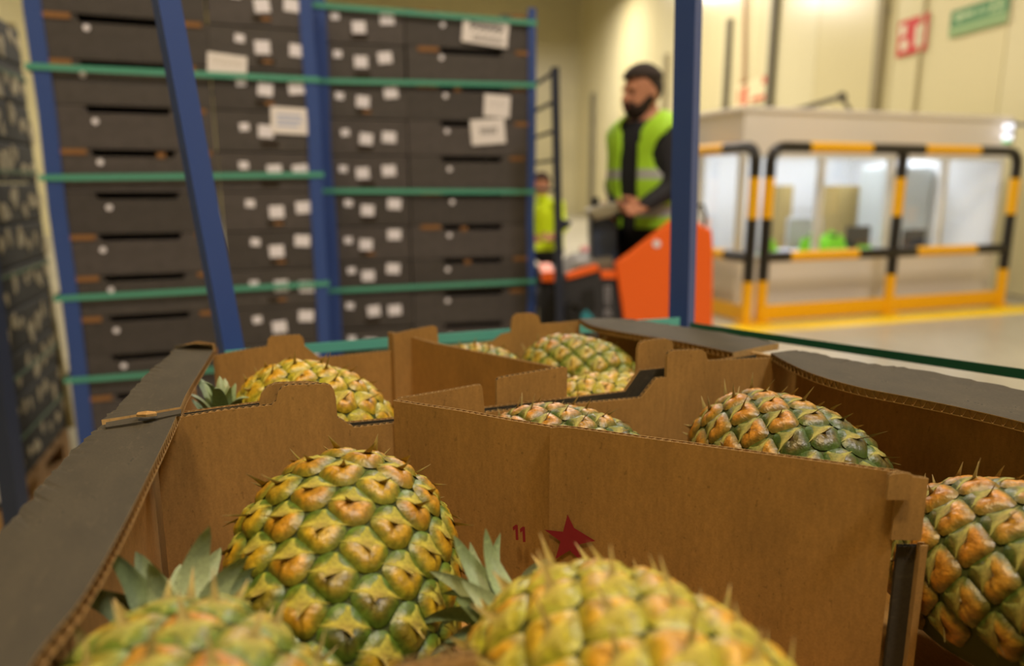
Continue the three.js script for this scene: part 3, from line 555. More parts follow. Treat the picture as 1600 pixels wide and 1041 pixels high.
function frontStack(A, B, layers, slotFirst, words, sd) {
  seed(sd); const turn = Math.atan2(-(B[1] - A[1]), B[0] - A[0]), dx = Math.cos(turn), dz = -Math.sin(turn), bx = -Math.sin(turn), bz = -Math.cos(turn);
  woodPallet('wooden pallet under the stack of ' + words, A[0] + dx * 0.5 + bx * 0.3, A[1] + dz * 0.5 + bz * 0.3, turn, 1.0, 0.6);
  for (let k = 0; k < layers; k++) for (const w of [0, 1]) {
    const slot = (w === 0) === slotFirst, off = w ? (slotFirst ? 0.6 : 0.4) : 0, jx = rr(-0.004, 0.004), jz = rr(-0.004, 0.004);
    const yc = 0.15 + (k + 0.5) * CH; const ord = slotFirst ? bandWords(yc) : ORD[layers - 1 - k] + (k === layers - 1 ? '' : ' from the top') + ' of the ';
    const tail = slotFirst ? 'in the leaning-post stack' : words;
    const c = slot ? slotCarton('carton with white dot, ' + ord + tail, 'slotted cartons, ' + words) : tagCarton('carton with white labels, ' + ord + tail, 'labelled cartons, ' + words);
    c.position.set(A[0] + dx * (off + jx) + bx * jz, 0.15 + k * CH, A[1] + dz * (off + jx) + bz * jz); c.rotation.y = turn;
  }
  const at = (s, y, o = 0.006) => V(A[0] + dx * s - bx * o, y, A[1] + dz * s - bz * o);
  return { turn, at, dx, dz, bx, bz, top: 0.15 + layers * CH };
}
const wordsL = 'stack behind the leaning blue post', wordsR = 'stack beside the truck';
const stackL = frontStack(SL_A, SL_B, 13, true, wordsL, 61), stackR = frontStack(SR_A, SR_B, 12, false, wordsR, 62);
function postAt(st, s, label, width, o = 0.008, tilt = 0) {
  const a = st.at(s, 0.14, o), b = st.at(s + tilt, st.top + 0.03, o);
  const pts = [a]; for (let i = 1; i < 6; i++) pts.push(a.clone().lerp(b, i / 6).add(V(rr(-0.008, 0.008), 0, 0)));
  pts.push(b);
  const g = merge(pts.slice(1).map((p, i) => merge([beam(pts[i], p, width, 0.005, V(-st.bx, 0, -st.bz)), beam(pts[i].clone().add(V(st.bx * 0.02, 0, st.bz * 0.02)).addScaledVector(V(st.dx, 0, st.dz), s < 0.5 ? -width / 2 : width / 2), p.clone().add(V(st.bx * 0.02, 0, st.bz * 0.02)).addScaledVector(V(st.dx, 0, st.dz), s < 0.5 ? -width / 2 : width / 2), 0.005, 0.045, V(-st.bx, 0, -st.bz))])));
  return single('edge_protector', label, 'edge protector', g, M.bluePost);
}
seed(5);
postAt(stackL, 0.03, 'bowed blue corner board along the round-dot side of the stack behind the leaning post', 0.055);
postAt(stackL, 0.975, 'blue corner board beside white labels, on the stack behind the leaning post', 0.05);
postAt(stackR, 0.03, 'blue corner board beside white labels, on the stack beside the truck', 0.055);
postAt(stackR, 0.985, 'blue corner board of the taller stack, next to the truck backrest frame', 0.035);
function stackStrap(st, pyA, pyB, pxA, pxB, A, B, k, words) {
  const a = onWall(pxA, pyA, A, B).y, b = onWall(pxB, pyB, A, B).y, y = (a + b) / 2, o = 0.016;
  const c = [st.at(-0.02, lerp(y, a, 0.8), o), st.at(0.5, y, o + 0.002), st.at(1.01, lerp(y, b, 0.8), o), st.at(1.014, b, -0.30), st.at(1.01, b, -0.62), st.at(-0.02, a, -0.62), st.at(-0.024, a, -0.3)];
  const P = []; c.forEach((p, i) => { const q = c[(i + 1) % c.length]; for (let t = 0; t < 4; t++) P.push(p.clone().lerp(q, t / 4)); });
  strap('strapping_band', words, P, 0.021, M.strapTeal, 'teal bands around ' + (st === stackL ? wordsL : wordsR), true);
}
for (const [a, b] of [[105, 125], [279, 272], [468, 443], [597, 565]]) stackStrap(stackL, a, b, 60, 488, SL_A, SL_B, 0, ['highest', 'second highest', 'third highest', 'lowest'][[105, 279, 468, 597].indexOf(a)] + ' teal band around the ' + wordsL);
for (const [a, b] of [[8, 38], [128, 133], [298, 300], [455, 438], [545, 525]]) stackStrap(stackR, a, b, 505, 835, SR_A, SR_B, 0, ['topmost', 'second highest', 'third highest', 'fourth highest', 'lowest'][[8, 128, 298, 455, 545].indexOf(a)] + ' teal band around the ' + wordsR);
// loose sheets stuck on the stacks
function sheetTexture(draw, w = 256, h = 192) { const c = document.createElement('canvas'); c.width = w; c.height = h; const x = c.getContext('2d'); x.fillStyle = '#e4e0e8'; x.fillRect(0, 0, w, h); draw(x, w, h); const t = new THREE.CanvasTexture(c); t.colorSpace = THREE.SRGBColorSpace; return t; }
const strokes = (x, col, x0, y0, n, w, h, lw) => { x.strokeStyle = col; x.lineWidth = lw; for (let i = 0; i < n; i++) { const cx = x0 + i * w; x.strokeRect(cx + w * 0.15, y0 + h * 0.05 * (i % 3), w * 0.55, h * 0.5); x.beginPath(); x.moveTo(cx + w * 0.2, y0 + h); x.lineTo(cx + w * 0.7, y0 + h * (0.45 + 0.1 * (i % 2))); x.stroke(); } };
function paper(label, px, A, B, st, w, h, tilt, tex) {
  const p = onWall(px[0], px[1], A, B), t = single('paper_label', label, 'label', box(w, h, 0.0015), tex ? [M.label, M.label, M.label, M.label, std(0xffffff, 0.6, { map: tex }), M.label] : M.label);
  t.position.set(p.x - st.bx * 0.008, p.y, p.z - st.bz * 0.008); t.rotation.set(0, st.turn, tilt);
}
paper('white paper sheet under the upper band of the stack behind the leaning post', [355, 104], SL_A, SL_B, stackL, 0.145, 0.09, -0.08, sheetTexture((x) => strokes(x, '#b9b5b0', 30, 40, 5, 40, 60, 5)));
paper('white paper sheet with blue print on the stack behind the leaning post', [452, 189], SL_A, SL_B, stackL, 0.145, 0.105, -0.03, sheetTexture((x) => { x.fillStyle = '#aeb8dd'; x.fillRect(40, 50, 170, 22); x.fillRect(40, 84, 180, 22); x.fillRect(40, 118, 150, 22); }));
paper('long white label with heavy dark print at the top of the stack beside the truck', [758, 50], SR_A, SR_B, stackR, 0.215, 0.115, -0.1, sheetTexture((x) => { strokes(x, '#45414d', 40, 40, 5, 38, 60, 11); x.fillStyle = '#5a5560'; for (let i = 0; i < 12; i++) x.fillRect(60 + i * 14, 130, 5 + (i % 3) * 2, 40); }));
paper('square white label with faint print on the stack beside the truck', [776, 166], SR_A, SR_B, stackR, 0.125, 0.10, -0.06, sheetTexture((x) => strokes(x, '#b4b0bb', 40, 50, 4, 45, 60, 4)));
paper('tilted white label with a dark number on the stack beside the truck', [762, 206], SR_A, SR_B, stackR, 0.165, 0.115, 0.08, sheetTexture((x) => strokes(x, '#5a5660', 70, 70, 4, 32, 50, 8)));

// layers under the open cartons
{
  seed(91); const turn = 0.33, cx = (xy) => xy;
  const nearC = [(L0[0] + R0[0] + LN[0] + RN[0]) / 4, (L0[1] + R0[1] + LN[1] + RN[1]) / 4], farC = [(L0[0] + R0[0] + FL[0] + FR[0]) / 4, (L0[1] + R0[1] + FL[1] + FR[1]) / 4 - 0.03];
  const layers = 5, y0 = 0.15, h = (FLOOR_F - 0.009 - y0) / layers;
  for (const [c, w] of [[nearC, 'under the carton with the star divider'], [farC, 'under the farther open carton']]) for (let k = 0; k < layers; k++) {
    const t = thing('pallet_carton', 'dark closed carton, ' + (k ? ORD[k] : 'first') + ' up from the pallet, ' + w, 'carton', [c[0], y0 + h * k, c[1]], turn, 'cartons ' + w);
    part(t, 'body', rbox(0.54, h - 0.002, 0.30, 0.004, 0, h / 2, 0), cartonMats[k % 3]); part(t, 'top_tape', box(0.54, 0.001, 0.05, 0, h - 0.001, 0), M.cartonKraft);
  }
  woodPallet('wooden pallet under the open pineapple cartons', (nearC[0] + farC[0]) / 2, (nearC[1] + farC[1]) / 2, turn, 0.8, 0.95);
}

// stack of netted crates at the hall side, seen along its flank
{
  seed(44); const far = [-2.16, -3.42], turn = 0.33, near = [far[0] - E2[0], far[1] - E2[1]];
  const ctr = [(far[0] + near[0]) / 2 - E1[0] * 0.5, (far[1] + near[1]) / 2 - E1[1] * 0.5];
  woodPallet('weathered wooden pallet under the dark patchy crates', ctr[0], ctr[1], turn, 1.0, 1.0);
  const patch = [0, 1, 2].map((i) => { const s = new THREE.Shape(); for (let k = 0; k < 10; k++) { const a = k / 10 * 2 * Math.PI, r = 0.03 * (0.6 + 0.7 * hash(k, i, 9)); s[k ? 'lineTo' : 'moveTo'](Math.cos(a) * r, Math.sin(a) * r * 0.9); } return new THREE.ExtrudeGeometry(s, { depth: 0.003, bevelEnabled: false }).rotateY(Math.PI / 2); });
  const cm = std(0x2c2a20, 0.75, { map: inkMap }), pm = std(0xb5a98a, 0.8);
  for (let k = 0; k < 11; k++) {
    const h = 0.165, t = thing('netted_crate', 'dark crate with pale patches, ' + (k ? ORD[k] : 'first') + ' up from the weathered pallet', 'crate', [ctr[0], 0.15 + k * h, ctr[1]], turn, 'patchy crates on the weathered pallet');
    part(t, 'body', rbox(1.0, h - 0.004, 1.0, 0.012, 0, h / 2, 0), cm);
    for (let i = 0; i < 9; i++) { const m = part(t, 'pale_patch', patch[i % 3], pm); m.position.set(0.499, h * rr(0.25, 0.75), -0.46 + i * 0.115 + rr(-0.03, 0.03)); m.rotation.x = rr(0, 6); m.scale.setScalar(rr(0.8, 1.7)); }
  }
  const bandNames = ['lowest', 'second lowest', 'middle', 'second highest', 'highest'];
  for (const [bi, y] of [0.32, 0.56, 0.95, 1.35, 1.75].entries()) {
    const q = (a, b) => V(ctr[0] + E1[0] * a + E2[0] * b, y, ctr[1] + E1[1] * a + E2[1] * b), c = [q(0.506, -0.506), q(0.506, 0.506), q(-0.506, 0.506), q(-0.506, -0.506)], P = [];
    c.forEach((p, i) => { const z = c[(i + 1) % 4]; for (let t = 0; t < 5; t++) P.push(p.clone().lerp(z, t / 5)); });
    strap('strapping_band', bandNames[bi] + ' thin green band around the patchy crates', P, 0.014, std(0x4c6a50, 0.5), 'bands around the patchy crates', true);
  }
  const e = V(ctr[0] + E1[0] * 0.51 + E2[0] * 0.5, 0.14, ctr[1] + E1[1] * 0.51 + E2[1] * 0.5);
  single('edge_protector', 'pale bent corner board on the stack of patchy crates', 'edge protector', merge([rod(e, e.clone().add(V(-0.02, 0.7, 0.02)), 0.02, 6), rod(e.clone().add(V(-0.02, 0.7, 0.02)), e.clone().add(V(-0.04, 1.85, 0)), 0.018, 6)]), std(0x9b8f62, 0.8));
  const a = onZ(-6, 560, 2.0), b = onZ(30, 840, 2.0); const [f0, f1] = extend([b, a], 0.0, 1.6);
  const pst = thing('barrier_post', 'dark navy post in front of the patchy crates', 'post', [0, 0, 0]);
  part(pst, 'upright', beam(f0, f1, 0.05, 0.05), std(0x1f2a44, 0.5));
  const lab = onZ(4, 745, 2.02); part(pst, 'white_plate', box(0.09, 0.16, 0.006, lab.x - 0.045, lab.y, lab.z), M.label);
}

// ------------------------------------------------------------------ ride-on pallet truck
{
  const t = thing('pallet_truck', 'orange and charcoal ride-on pallet truck with a ladder-like load backrest', 'truck', [0, 0, 0]);
  const side = [[961, 411], [985, 394], [1020, 367], [1046, 346], [1056, 341], [1086, 340], [1096, 352], [1113, 360], [1115, 380], [1113, 700], [992, 700], [975, 505]];
  part(t, 'side_panel', slab(side, 3.38, 0.05, 0.012), M.orange, 'bright orange side panel');
  part(t, 'side_panel', slab([[980, 430], [1060, 372], [1100, 372], [1108, 640], [992, 640]], 3.98, 0.05, 0.012), M.orange);
  part(t, 'rear_panel', slab([[1085, 360], [1112, 360], [1112, 690], [1085, 690]], 3.44, 0.56, 0.01), M.orange);
  part(t, 'platform', slab([[985, 690], [1108, 690], [1108, 704], [985, 704]], 3.43, 0.56, 0.004), M.rubber);
  const badge = onZ(1026, 381, 3.38); part(t, 'round_badge', new THREE.CylinderGeometry(0.018, 0.018, 0.004, 20).rotateX(Math.PI / 2).translate(badge.x, badge.y, -3.378), M.label);
  part(t, 'chassis', slab([[876, 437], [934, 419], [938, 430], [961, 431], [974, 503], [986, 705], [876, 705]], 3.40, 0.6, 0.015), M.truckDark);
  part(t, 'cover_trim', slab([[884, 428], [932, 413], [936, 417], [936, 424], [886, 438]], 3.385, 0.5, 0.006), M.orange);
  part(t, 'cover_trim', slab([[938, 424], [962, 423], [964, 436], [940, 436]], 3.39, 0.5, 0.005), M.orange);
  part(t, 'cover_trim', slab([[846, 425], [866, 424], [866, 441], [846, 441]], 3.6, 0.4, 0.005), M.orange);
  part(t, 'top_cover', slab([[880, 428], [905, 412], [958, 404], [962, 424], [936, 424], [932, 416]], 3.42, 0.5, 0.01), std(0x6b6459, 0.6));
  part(t, 'battery_box', slab([[846, 440], [872, 440], [872, 690], [846, 690]], 3.62, 0.4, 0.01), M.rubber);
  part(t, 'recess', slab([[908, 455], [928, 450], [932, 480], [922, 495], [905, 492]], 3.397, 0.02, 0.004), M.rubber);
  const hub = onZ(896, 485, 3.39); part(t, 'hub', new THREE.TorusGeometry(0.03, 0.014, 8, 20).translate(hub.x, hub.y, -3.392), M.rubber);
  part(t, 'teal_marker', slab([[908, 492], [916, 484], [928, 497], [927, 510], [908, 510]], 3.392, 0.02, 0.003), M.teal);
  // worn white lettering, upright on the charcoal cover
  const lt = (y0, y1, x0, x1) => part(t, 'letter', slab([[x0, y0], [x1, y0], [x1, y1], [x0, y1]], 3.392, 0.012, 0.001), std(0x9a99a8, 0.6));
  for (const [a, b] of [[447, 452], [454, 459], [461, 465], [467, 471], [473, 475], [478, 480], [484, 489], [490, 494]]) { lt(a, b, 944, 948); lt(a, b, 951, 955); lt(a, a + 1.6, 944, 955); }
  // steering console with tiller handle
  part(t, 'console', slab([[924, 338], [932, 331], [962, 346], [966, 360], [964, 412], [926, 412]], 3.55, 0.2, 0.015), M.truckBlue);
  part(t, 'control_head', slab([[918, 330], [946, 318], [972, 316], [980, 324], [972, 336], [930, 345]], 3.5, 0.22, 0.015), std(0x8d8772, 0.6));
  const h0 = onZ(974, 334, 3.44), h1 = onZ(1000, 330, 3.44); part(t, 'handle', rod(h0, h1, 0.016, 12), M.rubber);
  part(t, 'handle_stem', rod(onZ(962, 338, 3.5), h0, 0.014, 10), M.rubber);
  part(t, 'display', slab([[925, 309], [936, 308], [936, 322], [925, 323]], 3.6, 0.03, 0.003), M.rubber);
  const cbl = [onZ(1086, 345, 3.5), onZ(1090, 322, 3.5), onZ(1098, 320, 3.5), onZ(1103, 338, 3.5), onZ(1100, 356, 3.5)]; part(t, 'cable_loop', tube(cbl, 0.007, 6, 30), M.rubber);
  part(t, 'paper_roll', slab([[1102, 338], [1112, 340], [1113, 356], [1103, 356]], 3.5, 0.05, 0.004), M.label);
  // load backrest: two uprights and rungs
  const n0 = onZ(879, 700, 3.34), n1 = onZ(867, 106, 3.34), f0 = V(n0.x - 0.105, n0.y, -4.02), f1 = V(n1.x - 0.105, n1.y, -4.02);
  part(t, 'backrest_upright', beam(n0, n1, 0.034, 0.05), M.steel); part(t, 'backrest_upright', beam(f0, f1, 0.034, 0.05), M.steel);
  for (const py of [110, 157, 204, 250, 297]) { const a = onZ(870, py, 3.36); part(t, 'rung', beam(a, V(a.x - 0.105, a.y, -4.0), 0.014, 0.014, V(0, 1, 0)), M.steel); }
  part(t, 'bracket', slab([[876, 342], [893, 346], [892, 352], [876, 362]], 3.34, 0.04, 0.004), M.steel);
  for (const [px, z] of [[900, 3.5], [900, 3.9], [1060, 3.7]]) { const p = onZ(px, 700, z); part(t, 'wheel', new THREE.CylinderGeometry(0.07, 0.07, 0.06, 20).rotateX(Math.PI / 2).translate(p.x, 0.07, -z), M.rubber); }
}

// ------------------------------------------------------------------ people: one continuous skin from a distance field
function surfaceNets(sdf, lo, hi, h) {
  const nx = Math.ceil((hi[0] - lo[0]) / h), ny = Math.ceil((hi[1] - lo[1]) / h), nz = Math.ceil((hi[2] - lo[2]) / h), D = new Float32Array((nx + 1) * (ny + 1) * (nz + 1));
  const id = (i, j, k) => i + (nx + 1) * (j + (ny + 1) * k);
  for (let k = 0; k <= nz; k++) for (let j = 0; j <= ny; j++) for (let i = 0; i <= nx; i++) D[id(i, j, k)] = sdf(lo[0] + i * h, lo[1] + j * h, lo[2] + k * h);
  const vert = new Map(), P = [], I = [];
  const cell = (i, j, k) => {
    const key = id(i, j, k); if (vert.has(key)) return vert.get(key);
    let n = 0, x = 0, y = 0, z = 0;
    for (const [a, b] of [[0, 1], [2, 3], [4, 5], [6, 7], [0, 2], [1, 3], [4, 6], [5, 7], [0, 4], [1, 5], [2, 6], [3, 7]]) {
      const va = D[id(i + (a & 1), j + (a >> 1 & 1), k + (a >> 2))], vb = D[id(i + (b & 1), j + (b >> 1 & 1), k + (b >> 2))];
      if ((va < 0) !== (vb < 0)) { const t = va / (va - vb); x += lerp(a & 1, b & 1, t); y += lerp(a >> 1 & 1, b >> 1 & 1, t); z += lerp(a >> 2, b >> 2, t); n++; }
    }
    const v = P.length / 3; P.push(lo[0] + (i + x / n) * h, lo[1] + (j + y / n) * h, lo[2] + (k + z / n) * h); vert.set(key, v); return v;
  };
  for (let k = 1; k < nz; k++) for (let j = 1; j < ny; j++) for (let i = 1; i < nx; i++) {
    const d = D[id(i, j, k)];
    for (const [e, q] of [[[1, 0, 0], [[0, 0, 0], [0, -1, 0], [0, -1, -1], [0, 0, -1]]], [[0, 1, 0], [[0, 0, 0], [0, 0, -1], [-1, 0, -1], [-1, 0, 0]]], [[0, 0, 1], [[0, 0, 0], [-1, 0, 0], [-1, -1, 0], [0, -1, 0]]]]) {
      const d2 = D[id(i + e[0], j + e[1], k + e[2])]; if ((d < 0) === (d2 < 0)) continue;
      const c = q.map(([a, b, g]) => cell(i + a, j + b, k + g)); if (d2 < 0) c.reverse();
      I.push(c[0], c[1], c[2], c[0], c[2], c[3]);
    }
  }
  const g = new THREE.BufferGeometry(); g.setAttribute('position', new THREE.Float32BufferAttribute(P, 3)); g.setIndex(I); g.computeVertexNormals(); return g;
}
const cap = (p, a, b, ra, rb) => { const ab = b.clone().sub(a), ap = p.clone().sub(a), t = clamp(ap.dot(ab) / ab.lengthSq()); return ap.addScaledVector(ab, -t).length() - lerp(ra, rb, t); };
const smin = (a, b, k) => { const h = Math.max(k - Math.abs(a - b), 0) / k; return Math.min(a, b) - h * h * k / 4; };
function ellip(p, c, r, B) { const q = p.clone().sub(c), x = q.dot(B[0]) / r[0], y = q.dot(B[1]) / r[1], z = q.dot(B[2]) / r[2], l = Math.hypot(x, y, z); return (l - 1) * Math.min(...r); }
function paint(g, f) { const P = g.attributes.position, N = g.attributes.normal, c = []; for (let i = 0; i < P.count; i++) { const k = new THREE.Color(f(V(P.getX(i), P.getY(i), P.getZ(i)), V(N.getX(i), N.getY(i), N.getZ(i)))); c.push(k.r, k.g, k.b); } g.setAttribute('color', new THREE.Float32BufferAttribute(c, 3)); return g; }
function bounds(pts, m) { const b = new THREE.Box3().setFromPoints(pts); return [[b.min.x - m, b.min.y - m, b.min.z - m], [b.max.x + m, b.max.y + m, b.max.z + m]]; }
function headSdf(c, face, k = 1) { // c: middle of the head, face: where it looks
  const f = face.clone().normalize(), up = V(0, 1, 0).addScaledVector(f, -f.y).normalize(), s = new THREE.Vector3().crossVectors(up, f), B = [s, up, f];
  const at = (a, b, d) => c.clone().addScaledVector(s, a * k).addScaledVector(up, b * k).addScaledVector(f, d * k);
  const sk = at(0, 0.035, -0.012), jw = at(0, -0.055, 0.028), eyes = [at(0.033, 0.004, 0.086), at(-0.033, 0.004, 0.086)], ears = [at(0.078, -0.01, -0.01), at(-0.078, -0.01, -0.01)];
  const fn = (p) => {
    let d = ellip(p, sk, [0.076 * k, 0.092 * k, 0.098 * k], B);
    d = smin(d, ellip(p, jw, [0.056 * k, 0.062 * k, 0.062 * k], B), 0.05 * k);
    d = smin(d, cap(p, at(0, 0.012, 0.088), at(0, -0.026, 0.108), 0.008 * k, 0.013 * k), 0.015 * k);
    d = smin(d, cap(p, at(-0.035, 0.025, 0.084), at(0.035, 0.025, 0.084), 0.009 * k, 0.009 * k), 0.015 * k);
    d = smin(d, cap(p, at(-0.018, -0.055, 0.083), at(0.018, -0.055, 0.083), 0.009 * k, 0.009 * k), 0.012 * k);
    for (const e of eyes) d = Math.max(d, -(p.distanceTo(e) - 0.014 * k));
    for (const e of ears) d = smin(d, ellip(p, e, [0.009 * k, 0.031 * k, 0.018 * k], B), 0.008 * k);
    return d;
  };
  return { fn, at, eyes, B, k };
}
function hand(wrist, to, side, curl) { // palm with four fingers and a thumb, as capsules
  const d = to.clone().sub(wrist).normalize(), s = side.clone().addScaledVector(d, -side.dot(d)).normalize(), n = new THREE.Vector3().crossVectors(s, d), L = [];
  const q = (a, b, c) => wrist.clone().addScaledVector(d, a).addScaledVector(s, b).addScaledVector(n, c);
  for (let i = 0; i < 4; i++) { const b = (i - 1.5) * 0.021, len = [0.068, 0.078, 0.073, 0.057][i]; L.push([q(0.01, b * 0.7, 0), q(0.085, b, 0), 0.015, 0.011]); const k1 = q(0.085 + len * 0.5, b, -curl * len * 0.35), k2 = q(0.085 + len * (0.75 - curl * 0.25), b, -curl * len * 0.8); L.push([q(0.085, b, 0), k1, 0.0105, 0.0095], [k1, k2, 0.0095, 0.0085]); }
  L.push([q(0.02, -0.03, -0.005), q(0.055, -0.052, -0.018), 0.013, 0.011], [q(0.055, -0.052, -0.018), q(0.085, -0.05, -0.035), 0.011, 0.009]);
  return L;
}
const M_BODY = std(0xffffff, 0.8, { vertexColors: true });
const SKIN = '#b27c64', SHIRT = '#1b1c28', TROUSERS = '#121218';
function vestGeometry(torso, lo, hi, front, neck, opts) { // shell over the torso, open at the neck, the arms and down the front
  return surfaceNets((x, y, z) => {
    const p = V(x, y, z); let d = Math.max(torso(p) - 0.022, -(torso(p) - 0.006));
    d = Math.max(d, opts.hem - y, y - opts.top);
    for (const [c, r] of opts.holes) d = Math.max(d, -(p.distanceTo(c) - r));
    const q = p.clone().sub(neck), f = q.dot(front.f), s = q.dot(front.s);
    d = Math.max(d, -(p.distanceTo(neck) - opts.neckR));
    if (f > 0) d = Math.max(d, Math.abs(s + opts.shift) < opts.gap + opts.gapGrow * Math.max(0, y - opts.hem) ? 0.004 : -1);
    return d;
  }, lo, hi, 0.011);
}
{ // the driver
  const t = thing('person', 'bearded man in a navy jacket and open hi-vis vest steering the orange truck', 'person', [0, 0, 0]);
  const J = {
    pel: onZ(1012, 372, 3.70), waist: onZ(1010, 320, 3.69), chest: onZ(1010, 248, 3.68), neck: onZ(1012, 197, 3.68), nk2: onZ(1007, 172, 3.67), head: onZ(1002, 147, 3.65),
    ls: onZ(1043, 215, 3.56), le: onZ(1056, 290, 3.50), lw: onZ(1008, 320, 3.46), lh: onZ(982, 328, 3.44), rs: onZ(977, 222, 3.80), re: onZ(962, 290, 3.78), rw: onZ(962, 326, 3.64), rh: onZ(952, 334, 3.58),
  };
  const foot = (x, z) => V(x, 0.2, z), lhip = J.pel.clone().add(V(0.06, -0.03, 0.07)), rhip = J.pel.clone().add(V(-0.05, -0.03, -0.09)), lf = foot(lhip.x + 0.02, lhip.z), rf = foot(rhip.x, rhip.z + 0.02), lk = lhip.clone().lerp(lf, 0.5).add(V(-0.05, 0, 0.01)), rk = rhip.clone().lerp(rf, 0.5).add(V(-0.05, 0, 0.01));
  const face = V(-0.86, -0.06, 0.5), f = V(-0.70, 0, 0.71).normalize(), s = V(0.71, 0, 0.70).normalize(), up = V(0, 1, 0), BB = [s, up, f];
  const head = headSdf(J.head, face, 0.98);
  const torso = (p) => { let d = ellip(p, J.chest, [0.168, 0.20, 0.12], BB); d = smin(d, ellip(p, J.waist, [0.155, 0.19, 0.115], BB), 0.12); d = smin(d, ellip(p, J.pel, [0.17, 0.15, 0.125], BB), 0.1); d = smin(d, cap(p, J.ls, J.rs, 0.07, 0.07), 0.09); return d; };
  const hl = hand(J.lw, J.lh, V(0.2, -0.6, 0.8), 0.9), hr = hand(J.rw, J.rh, V(0.2, -0.6, 0.8), 0.9);
  const limbs = [[J.ls, J.le, 0.066, 0.052], [J.le, J.lw, 0.052, 0.037], [J.rs, J.re, 0.064, 0.05], [J.re, J.rw, 0.05, 0.036], [lhip, lk, 0.09, 0.065], [lk, lf, 0.062, 0.045], [rhip, rk, 0.09, 0.065], [rk, rf, 0.062, 0.045], [lf.clone().add(V(0, -0.02, 0)), lf.clone().add(V(-0.16, -0.03, 0.03)), 0.045, 0.035], [rf.clone().add(V(0, -0.02, 0)), rf.clone().add(V(-0.16, -0.03, 0.03)), 0.045, 0.035]];
  const fine = (pts, fn, m, h) => surfaceNets((x, y, z) => fn(V(x, y, z)), ...bounds(pts, m), h);
  const neckCap = (p) => cap(p, J.neck.clone().add(V(0.01, -0.03, 0)), J.nk2, 0.062, 0.056);
  const body = fine([...Object.values(J), lf, rf, lk, rk], (p) => { let d = smin(torso(p), neckCap(p), 0.05); for (const [a, b, r0, r1] of limbs) d = smin(d, cap(p, a, b, r0, r1), 0.03); return d; }, 0.17, 0.014);
  paint(body, (p) => (p.y < J.pel.y + 0.05 && p.x < 99 && Math.min(p.distanceTo(J.lw), p.distanceTo(J.rw), p.distanceTo(J.le), p.distanceTo(J.re)) > 0.12 ? TROUSERS : p.y > J.neck.y + 0.02 && p.distanceTo(J.nk2) < 0.12 ? SKIN : SHIRT));
  const hd = paint(fine([J.head], (p) => smin(head.fn(p), neckCap(p), 0.03), 0.155, 0.006), (p) => { const q = p.clone().sub(J.head); return head.eyes.some((e) => p.distanceTo(e) < 0.0135) ? '#3a2a24' : Math.abs(q.dot(head.B[1]) + 0.055) < 0.007 && q.dot(head.B[2]) > 0.075 ? '#8c4f48' : SKIN; });
  const hands = [hl, hr].map((L) => paint(fine(L.flatMap((l) => [l[0], l[1]]), (p) => { let d = 9; L.forEach(([a, b, r0, r1], i) => { d = i % 3 === 0 ? smin(d, cap(p, a, b, r0, r1), 0.012) : smin(d, cap(p, a, b, r0, r1), 0.003); }); return d; }, 0.03, 0.005), () => SKIN));
  part(t, 'body', merge2([body, hd, ...hands]), M_BODY);
  const hair = fine([J.head], (p) => { const q = p.clone().sub(J.head), y = q.dot(head.B[1]), z = q.dot(head.B[2]); let d = Math.max(head.fn(p) - (y > 0.07 ? 0.016 : 0.006), -(head.fn(p) + 0.01)); const line = 0.072 - Math.max(0, -z + 0.03) * 0.95; return Math.max(d, line - y); }, 0.16, 0.006);
  part(t, 'hair', hair, std(0x2a1f1b, 0.9), 'short dark hair');
  const beard = fine([J.head], (p) => { const q = p.clone().sub(J.head), y = q.dot(head.B[1]), z = q.dot(head.B[2]), mouth = Math.hypot((y + 0.055) / 0.011, q.dot(head.B[0]) / 0.026) < 1 && z > 0.05; let d = Math.max(head.fn(p) - 0.005, -(head.fn(p) + 0.008)); d = Math.max(d, y - (z > 0.07 ? -0.037 : lerp(-0.055, -0.01, smooth(0.07, 0.0, z))), -0.005 - z); return mouth ? Math.max(d, 0.004) : d; }, 0.16, 0.006);
  part(t, 'beard', beard, std(0x2b201d, 0.95), 'full dark beard');
  const allPts = [J.pel, J.chest, J.ls, J.rs, J.neck];
  const vest = vestGeometry(torso, ...bounds(allPts, 0.24), { f, s }, J.neck.clone().addScaledVector(f, 0.03), { hem: J.pel.y + 0.055, top: 9, holes: [[J.ls.clone().add(V(0.05, -0.07, 0.05)), 0.125], [J.rs.clone().add(V(-0.05, -0.07, -0.05)), 0.12]], neckR: 0.112, shift: 0.005, gap: 0.042, gapGrow: 0.03 });
  paint(vest, (p) => { const y = p.y - J.pel.y; return Math.abs(y - 0.14) < 0.023 || Math.abs(y - 0.31) < 0.023 ? '#a8acb4' : '#a6dc30'; });
  part(t, 'hi_vis_vest', vest, std(0xffffff, 0.65, { vertexColors: true }), 'lime hi-vis vest with grey bands');
  part(t, 'shirt_collar', fine([J.neck], (p) => Math.max(Math.abs(neckCap(p) - 0.012) - 0.006, Math.abs(p.y - J.neck.y - 0.012) - 0.022), 0.12, 0.006), std(0x20212c, 0.8));
}
function merge2(list) { return mergeGeometries(list.map((g) => { const q = g.toNonIndexed(); return q; })); }
